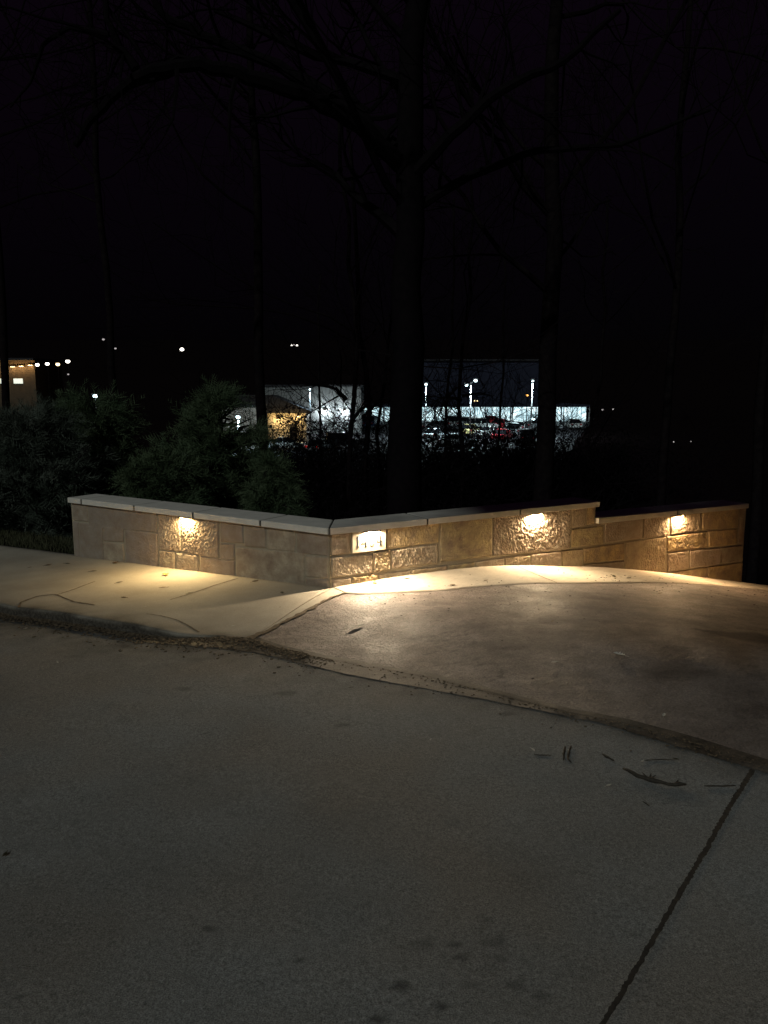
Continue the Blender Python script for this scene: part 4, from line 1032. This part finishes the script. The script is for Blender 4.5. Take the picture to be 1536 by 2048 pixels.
for px, py, Y, m, l, s in far:
    p = P(px, py, Y); lamp_post(px, py, Y, M[m], l, s, base=min(zl(p.x, Y), p.z - 2.5), polew=.05)
for o_ in list(D.objects):
    if o_.name.startswith('lamp_post') and o_.get('group') == 'lamp posts in the distance':
        for c_ in o_.children:
            if c_.name.startswith(('pole', 'head')): c_.data.materials[0] = M['bark2']

# cars
def car_meshes(kind):
    """car along +x, centred, ground at 0: list of (name, MB, material key)"""
    L, W = 4.6, 1.8
    suv = kind == 'suv'
    H1 = .95 if suv else .82; H2 = 1.72 if suv else 1.42
    prof = [(-L / 2, .30), (L / 2, .30), (L / 2 + .02, .55), (L / 2 - .10, H1 - .12), (L / 2 - 1.15, H1), (-L / 2 + (.1 if suv else .75), H1 + .02), (-L / 2 - .02, H1 - .1), (-L / 2, .5)]
    b = MB(); b.prism([(x, -W / 2, z) for x, z in prof], [(x, W / 2, z) for x, z in prof])
    c = MB(); x0, x1 = (-L / 2 + .12, L / 2 - 1.3) if suv else (-L / 2 + .75, L / 2 - 1.35)
    r0, r1 = (x0 + .2, x1 - .75) if suv else (x0 + .65, x1 - .8)
    g = MB(); g.prism([(x0, -W / 2 + .04, H1), (x1, -W / 2 + .04, H1), (x1, W / 2 - .04, H1), (x0, W / 2 - .04, H1)], [(r0, -W / 2 + .22, H2 - .06), (r1, -W / 2 + .22, H2 - .06), (r1, W / 2 - .22, H2 - .06), (r0, W / 2 - .22, H2 - .06)])
    rf = MB(); rf.prism([(r0 - .04, -W / 2 + .19, H2 - .07), (r1 + .04, -W / 2 + .19, H2 - .07), (r1 + .04, W / 2 - .19, H2 - .07), (r0 - .04, W / 2 - .19, H2 - .07)], [(r0 + .1, -W / 2 + .3, H2), (r1 - .1, -W / 2 + .3, H2), (r1 - .1, W / 2 - .3, H2), (r0 + .1, W / 2 - .3, H2)])
    for sx in (x0 + .9, (x0 + x1) / 2 + .15):
        for sy in (-1, 1): rf.tube([(sx, sy * (W / 2 - .03), H1), (sx - .02, sy * (W / 2 - .21), H2 - .05)], [.04, .04], 4)
    wh = []
    for sx in (-1.38, 1.38):
        for sy in (-1, 1):
            m = MB(); m.tube([(sx, sy * (W / 2 - .2), .33), (sx, sy * (W / 2 + .01), .33)], [.33, .33], 14); wh.append(m)
    return b, g, rf, wh
def make_car(kind, paint, label, tail=None):
    o = empty('parked_car', (0, 0, 0), label, 'car', 'cars in the parking lot')
    b, g, rf, wh = car_meshes(kind)
    bo = b.build('body', M['car_' + paint], o, local=True); g.build('windows', M['glass'], o, local=True); rf.build('roof', M['car_' + paint], o, local=True)
    for m in wh: m.build('wheel', M['tyre'], o, local=True)
    L = 4.6
    for sy in (-.62, .62):
        m = MB(); m.box((L / 2 - .01, sy, .66), (.10, .34, .14)); m.build('headlight', M['car_silver'], o, local=True)
        m = MB(); m.box((-L / 2 - .02, sy, .70), (.08, .28, .16)); m.build('tail_light', M['e_red'] if tail else M['car_red'], o, local=True)
    return o
cars = [(965, 110, 'suv', 'white', .1, 'white car parked in the middle of the lit lot'), (1004, 112, 'sedan', 'red', .3, 'bright red car parked among the white cars'), (1035, 108, 'sedan', 'white', 1.4, 'white car nose to camera right of the red car'),
        (905, 114, 'suv', 'silver', 1.5, 'silver car parked behind the saplings at the lot left'), (880, 108, 'sedan', 'black', .2, 'dark car left in the lot near the single head post'), (930, 116, 'sedan', 'silver', 1.45, 'silver car parked close to the shop front'),
        (985, 118, 'sedan', 'red', .2, 'dark red car close to the shop, behind the white car'), (1020, 102, 'suv', 'silver', 1.6, 'silver car in the nearer row right of the double lamp'), (985, 100, 'sedan', 'white', .15, 'white low car in the nearest row of the lot'),
        (940, 103, 'sedan', 'yellow', 1.2, 'pale yellow car beside the slender tree'), (1090, 110, 'suv', 'silver', .1, 'silver car partly hidden by the straight trunk'), (1145, 112, 'sedan', 'white', 1.5, 'white car right of the straight trunk'),
        (745, 114, 'suv', 'blue', 1.3, 'blue car before the left end of the shop front'), (1003, 96, 'sedan', 'red', 1.2, 'dark red car in front of the bright red one'), (870, 97, 'sedan', 'silver', 1.2, 'silver car low at the lot edge beside the widest trunk'),
        (640, 84, 'sedan', 'silver', 1.35, 'silver car with a glowing red tail light below the grey building'), (575, 86, 'sedan', 'white', .3, 'white car in shadow below the yellow lit wall'), (690, 88, 'suv', 'black', .2, 'dark car below the slim trees'),
        (915, 90, 'sedan', 'silver', .2, 'silver car in the dim lower row under the double lamp'), (1050, 93, 'suv', 'black', 1.5, 'dark car at the lot edge near the straight trunk')]
for px, Y, k, pt, rz, l in cars:
    x = (px - 768) / F * Y * 1.0
    tl = 'tail light' in l
    c = make_car(k, pt, l, tl); c.rotation_euler = (0, 0, rz + (0 if not tl else 0)); c.location = (x, Y, zl(x, Y))
    if tl: c.rotation_euler = (0, 0, 1.25)

# ------------------------------------------------------------------ leaves, twigs and debris on the paving
def zsurf(p, road=False):
    return float((G_road if road else G_top)(p.x, p.y)) + .004 * float(fbm(p.x * 2.2, p.y * 2.2, 3, 4))
def leaf(px, py, size, mat, label, road=False, shape='oval', seed=0, ang=None, curl=.25):
    rs = random.Random(seed + px); p = (rd if road else top)(px, py); z = zsurf(p, road) + .005
    o = empty('leaf', (p.x, p.y, z), label, 'leaf', 'fallen leaves on the pavement')
    a0 = rs.uniform(0, 6.28) if ang is None else ang
    if shape == 'oak':
        prof = [(0, .0), (.12, .16), (.2, .08), (.33, .30), (.42, .12), (.55, .36), (.64, .14), (.78, .22), (1, 0)]
    else: prof = [(0, 0), (.2, .14), (.45, .2), (.75, .12), (1, 0)]
    V = []; n = len(prof)
    for x, w in prof:
        for s in (-1, 0, 1):
            lx = (x - .5) * size; ly = s * w * size * rs.uniform(.8, 1.1); lz = curl * size * (abs(ly / size) * 1.2 + (x - .5) ** 2 * .9)
            V.append((lx * math.cos(a0) - ly * math.sin(a0), lx * math.sin(a0) + ly * math.cos(a0), lz))
    Fc = []
    for i in range(n - 1):
        for j in (0, 1): Fc.append((i * 3 + j, i * 3 + j + 1, (i + 1) * 3 + j + 1, (i + 1) * 3 + j))
    V += [(x, y, z + .0012) for x, y, z in V]; k = n * 3
    Fc = [tuple(f[::-1]) for f in Fc] + [tuple(i + k for i in f) for f in Fc]
    mesh_obj('blade', V, Fc, M[mat], o, local=True)
    mb = MB(); e = Vector((-.5 * size * math.cos(a0), -.5 * size * math.sin(a0), .002)); d = Vector((-math.cos(a0 + .3), -math.sin(a0 + .3), 0)) * size * .3
    mb.tube([e, e + d], [.0012, .001], 4); mb.build('stalk', M[mat], o, local=True)
    return o
LV = [(331, 1151, .10, 'leaforange', 'tan oak leaf lit under the left wall light', 'oak'), (750, 1167, .10, 'leaforange', 'tan oak leaf standing against the wall under the number plaque', 'oak'),
      (231, 1127, .09, 'leafbrown', 'curled brown leaf at the wall foot on the left run', 'oak'), (187, 1143, .07, 'leafdark', 'dark leaf on the sidewalk below the left wall end, nearer the wall', 'oval'), (135, 1128, .06, 'leafdark', 'small dark leaf just off the left wall end', 'oval'),
      (97, 1131, .08, 'leafbrown', 'thin brown leaf left of the wall end', 'oval'), (239, 1166, .07, 'leafdark', 'dark leaf in the middle of the left sidewalk slab', 'oval'), (377, 1188, .07, 'leafdark', 'dark leaf lying on the sidewalk joint', 'oval'),
      (325, 1177, .07, 'leafbrown', 'brown flat leaf between the two sidewalk joints', 'oval'), (247, 1197, .05, 'leafbrown', 'small curled leaf near the curb crack', 'oak'), (511, 1164, .07, 'leafbrown', 'brown leaf near the wall foot left of the corner', 'oak'),
      (564, 1187, .06, 'leafdark', 'dark leaf in the wedge of shadow left of the corner', 'oak'), (713, 1255, .14, 'leafdark', 'long dark leaf on the driveway below the corner', 'oval'), (813, 1159, .07, 'leafdark', 'dark leaf on the apron right of the plaque', 'oval'),
      (972, 1162, .06, 'leafbrown', 'brown leaf on the apron in the middle of the right run', 'oval'), (1228, 1154, .10, 'leafdark', 'dark curled leaf on the apron, left of a pair', 'oval'), (1258, 1157, .09, 'leafdark', 'dark flat leaf on the apron, right of a pair', 'oval'),
      (905, 1172, .06, 'leafbrown', 'brown scrap of leaf at the apron edge', 'oak'), (466, 1253, .03, 'leafpale', 'pale scrap of leaf on the sidewalk corner', 'oval'), (291, 1215, .03, 'leafpale', 'pale scrap of leaf beside the curb', 'oval'),
      (1105, 1244, .04, 'leafbrown', 'small rust coloured leaf on the driveway below the third light', 'oval'), (1238, 1311, .08, 'leafpale', 'pale leaf scrap in the middle of the driveway', 'oak'), (1108, 1326, .05, 'leafpale', 'pale leaf scrap on the driveway nearer the street', 'oval'),
      (1328, 1432, .05, 'leafpale', 'pale scrap of leaf low on the dark driveway', 'oval'), (1100, 1186, .05, 'leafdark', 'dark leaf at the driveway top below the apron joint', 'oval'), (1320, 1188, .07, 'leafbrown', 'brown leaf at the driveway top below the lower wall', 'oval'),
      (560, 1216, .02, 'leafdark', 'tiny dark crumb on the sidewalk corner', 'oval'), (60, 1136, .04, 'leafbrown', 'small brown leaf near the left frame edge', 'oval')]
for i, (a, b, s, m, l, sh_) in enumerate(LV): leaf(a, b, s, m, l, False, sh_, i, curl=.35 if sh_ == 'oak' else .2)
LR = [(1066, 1502, .035, 'leafpale', 'pale scrap left of the two upright twigs on the road'), (1217, 1573, .035, 'leafpale', 'pale scrap on the road below the long stick'), (700, 1377, .025, 'leafdark', 'small dark fragment on the road below the gutter'),
      (1284, 1525, .03, 'leafpale', 'pale scrap above the long stick on the road'), (1352, 1520, .03, 'leafdark', 'small dark scrap right above the long stick'), (861, 1382 + 100, .02, 'leafpale', 'tiny pale crumb in the middle of the road'),
      (52, 1258, .03, 'leafpale', 'pale crumb on the road near the left frame edge'), (115, 1326, .03, 'leafpale', 'pale crumb on the road left of the curb end'), (10, 1711, .035, 'leafdark', 'dark leaf scrap on the road at the left frame edge')]
for i, (a, b, s, m, l) in enumerate(LR): leaf(a, b, s, m, l, True, 'oval', 50 + i)
def twig(pxs, r, label, seed=0, forks=2):
    rs = random.Random(seed); P_ = [rd(*p) for p in pxs]; n = 12; Q = resample(P_, np.linspace(0, 1, n))
    c = P_[len(P_) // 2]; o = empty('twig', (c.x, c.y, zsurf(c, True)), label, 'twig', 'broken twigs on the road')
    pts = [Vector((q[0], q[1], zsurf(Vector((q[0], q[1], 0)), True) + r * .9 + rs.uniform(0, r * .5))) for q in Q]
    rad = [r * (1.0 - .25 * abs(i / n * 2 - .8)) * rs.uniform(.75, 1.12) for i in range(n)]; rad[0] *= .5; rad[-1] *= .45
    mb = MB(); mb.tube(pts, rad, 8)
    for k in range(forks):
        i = rs.randrange(2, n - 2); d = Vector((rs.uniform(-1, 1), rs.uniform(-1, 1), .25)).normalized(); mb.tube([pts[i], pts[i] + d * r * 2, pts[i] + d * r * 4.0], [r * .45, r * .3, r * .15], 5)
    mb.build('stem', M['twig'], o, True)
twig([(1246, 1541), (1275, 1556), (1310, 1567), (1340, 1573), (1372, 1573)], .0105, 'long curved thick stick on the road near the driveway edge', 1, 4)
twig([(1130, 1495), (1127, 1510), (1127, 1523)], .0055, 'left of two short upright twigs side by side on the road', 2, 1)
twig([(1142, 1494), (1137, 1508), (1135, 1520), (1142, 1528)], .0055, 'right of two short upright twigs side by side on the road', 3, 1)
twig([(1204, 1510), (1216, 1518), (1228, 1524)], .006, 'short stub of twig above left of the long stick', 4, 0)
twig([(1408, 1573), (1440, 1573), (1472, 1572)], .004, 'thin straight twig on the road right of the long stick', 5, 1)
twig([(1068, 1511), (1085, 1512), (1102, 1512)], .003, 'very thin twig left of the two upright twigs', 6, 0)
twig([(1285, 1604), (1292, 1608), (1299, 1613)], .003, 'tiny twig on the road below the long stick', 7, 0)
twig([(1290, 1522), (1320, 1520), (1350, 1521)], .003, 'thin pale twig on the road above the long stick', 8, 0)
# crumbs of debris in the gutter: nobody could count them
mb = MB(); rs = random.Random(77)
for i in range(5200):
    t = rs.uniform(-4.4, .7) if rs.random() < .88 else rs.uniform(.7, 4.2); eR, eS = float(np.interp(t, TR, ER)), float(np.interp(t, TS, ES))
    lo = eR - .06; e = rs.uniform(lo, eS + .0) if rs.random() < .8 else eR - abs(rs.gauss(0, .12)) 
    if t > -.2 and rs.random() < .45: e = eS - abs(rs.gauss(0, .025))
    p = SO + SD * t + SE * e; z = float(G_gut(p.x, p.y) if e > eR - .02 else G_road(p.x, p.y)) + .004 * float(fbm(p.x * 2.2, p.y * 2.2, 3, 4)) + .002
    if t < .5 and rs.random() < .6: e = eS - abs(rs.gauss(0, .07)); p = SO + SD * t + SE * e; z = float(G_gut(p.x, p.y) if e > eR - .02 else G_road(p.x, p.y)) + .006
    a = rs.uniform(0, 3.14); s = rs.uniform(.002, .007) * (1.7 if t < .5 else 1); w = s * rs.uniform(.25, .8)
    mb.box((p.x, p.y, z), (s * 2, w * 1.4, s * .6), a, rs.uniform(-.4, .4))
tag(mb.build('gutter_debris', M['crack']), 'brown leaf crumbs and grit scattered along the gutter', 'debris', kind='stuff')
mb = MB()
for i in range(520):
    u_ = rs.uniform(.1, 5.6); v_ = (abs(rs.gauss(0, .6)) + .45) if rs.random() < .6 else rs.uniform(.2, 2.6)
    p = Wn + uR * u_ + nR * v_; t, e = te(p.x, p.y)
    if e < float(np.interp(t, TS, ES)) + .03: continue
    if fbm(p.x * 1.4, p.y * 1.4, 61, 3) < rs.uniform(-.35, .35): continue
    z = float(G_dr(p.x, p.y)) + .009; a = rs.uniform(-.6, .6); s = rs.uniform(.002, .007); mb.box((p.x, p.y, z), (s * 2.4, s * rs.uniform(.3, .8), s * .5), a, rs.uniform(-.4, .4))
tag(mb.build('driveway_debris', M['twig']), 'tiny dark leaf crumbs and grit strewn over the driveway', 'debris', kind='stuff')

# ------------------------------------------------------------------ unseen trees behind the camera, placed to throw the shade at right
SUN_DIR = Vector((.42, .80, -.62)).normalized()        # travel direction of the light
def shade_tree(target, h, R, label, seed, n=1500):
    k = h / -SUN_DIR.z; c = Vector(target) - SUN_DIR * k
    rs = random.Random(seed); bx, by = TRUNKS[seed - 200]
    zb = float(G_road(bx, by)) - .1; o = empty('street_tree', (bx, by, zb), label, 'tree', 'trees behind the camera')
    mb = MB(); top_ = Vector((bx + .3, by + .3, 4.2)); mb.tube([(bx, by, zb), (bx + .05, by, 2), top_, c.lerp(top_, .5) + Vector((0, 0, .5)), c], [.28, .22, .17, .12, .06], 10); mb.build('trunk', M['bark'], o, True)
    mb = MB()
    for i in range(n):
        a = Vector((rs.gauss(0, 1), rs.gauss(0, 1), rs.gauss(0, .6))) * R * .5; q = c + a; s = rs.uniform(.06, .14) * 1.4
        e1 = Vector((rs.gauss(0, 1), rs.gauss(0, 1), rs.gauss(0, 1))).normalized() * s; e2 = e1.cross(Vector((rs.gauss(0, 1), rs.gauss(0, 1), rs.gauss(0, 1)))).normalized() * s * .6
        mb.add([q - e1, q + e2, q + e1, q - e2], [(0, 1, 2, 3)])
    mb.build('crown', M['cedar'], o)
TRUNKS = [(4.6, -4.2), (5.6, -3.0), (6.8, -5.0)]
SHADE = [((3.6, 6.0, -.1), 7.5, 1.2), ((3.6, 8.6, .3), 8.0, 2.2), ((1.9, 8.2, .4), 8.0, 1.0)]
def limb_tree():
    bx, by = 5.2, -1.6; zb = float(G_road(bx, by)) - .1
    o = empty('street_tree', (bx, by, zb), 'unseen bare tree beside the camera, its long limb shaped to shade the driveway', 'tree', 'trees behind the camera')
    G = [top(1400, 1262), top(1450, 1272), top(1500, 1280), top(1536, 1284)]; G.append(G[-1] + (G[-1] - G[-2]) * 3)
    L_ = [g_ - SUN_DIR * (3.6 / -SUN_DIR.z + .12 * i) for i, g_ in enumerate(G)]  # limb added along the light path to cast a streak of shade
    t0 = Vector((bx, by, 3.2))
    mb = MB(); mb.tube([(bx, by, zb), (bx, by, 1.6), t0, (bx + .1, by - .2, 5.5), (bx, by - .3, 8)], [.24, .2, .17, .12, .06], 10); mb.build('trunk', M['bark'], o, True)
    mb = MB(); pts = [t0] + L_[::-1]; mb.tube(pts, [.15, .14, .12, .10, .07, .02], 8); mb.build('limb', M['bark'], o, True)
limb_tree()
for i, (t_, h_, r_) in enumerate(SHADE): shade_tree(t_, h_, r_, ['leafy street tree behind the camera, shading the driveway', 'leafy street tree behind the camera, shading the lower wall cap', 'smaller leafy street tree behind the camera, shading the cap end'][i], 200 + i, int(1100 * r_))

# ------------------------------------------------------------------ light, sky, camera
w = D.worlds.new('World'); scn.world = w; w.use_nodes = True; nt = w.node_tree
bg = nt.nodes['Background']; outw = nt.nodes['World Output']
sky = N(nt, 'ShaderNodeTexSky'); sky.sky_type = 'NISHITA'; sky.sun_disc = False
sky.sun_elevation = math.asin(-SUN_DIR.z); sky.sun_rotation = math.atan2(-SUN_DIR.x, -SUN_DIR.y)
nt.links.new(sky.outputs[0], bg.inputs[0]); bg.inputs[1].default_value = .00008
bg2 = N(nt, 'ShaderNodeBackground'); bg2.inputs[0].default_value = (.85, .32, .95, 1); bg2.inputs[1].default_value = .0026
tc = N(nt, 'ShaderNodeTexCoord'); sx = N(nt, 'ShaderNodeSeparateXYZ'); nt.links.new(tc.outputs['Generated'], sx.inputs[0])
nt.links.new(ramp(nt, sx.outputs[2], .02, .60, .0003, .0042), bg2.inputs[1])
ad = N(nt, 'ShaderNodeAddShader'); nt.links.new(bg.outputs[0], ad.inputs[0]); nt.links.new(bg2.outputs[0], ad.inputs[1]); nt.links.new(ad.outputs[0], outw.inputs[0])
sd = D.lights.new('night_light', 'SUN'); sd.energy = .68; sd.angle = math.radians(1.5); sd.color = (.90, 1, .97)
so = D.objects.new('night_light', sd); COL.objects.link(so); so.rotation_euler = SUN_DIR.to_track_quat('-Z', 'Y').to_euler()

cam = D.cameras.new('camera'); co = D.objects.new('camera', cam); COL.objects.link(co)
co.location = (0, 0, EYE); co.rotation_euler = (math.pi / 2 - TH, 0, 0)
cam.sensor_fit = 'VERTICAL'; cam.sensor_height = 24; cam.sensor_width = 18; cam.lens = 24 * F / 2048
cam.clip_start = .05; cam.clip_end = 2000
scn.camera = co
scn.view_settings.view_transform = 'Standard'; scn.view_settings.look = 'None'; scn.view_settings.gamma = 1; scn.view_settings.exposure = 0
scn.render.engine = 'CYCLES'
scn.cycles.use_denoising = True
scn.cycles.max_bounces = 6; scn.cycles.sample_clamp_indirect = 8
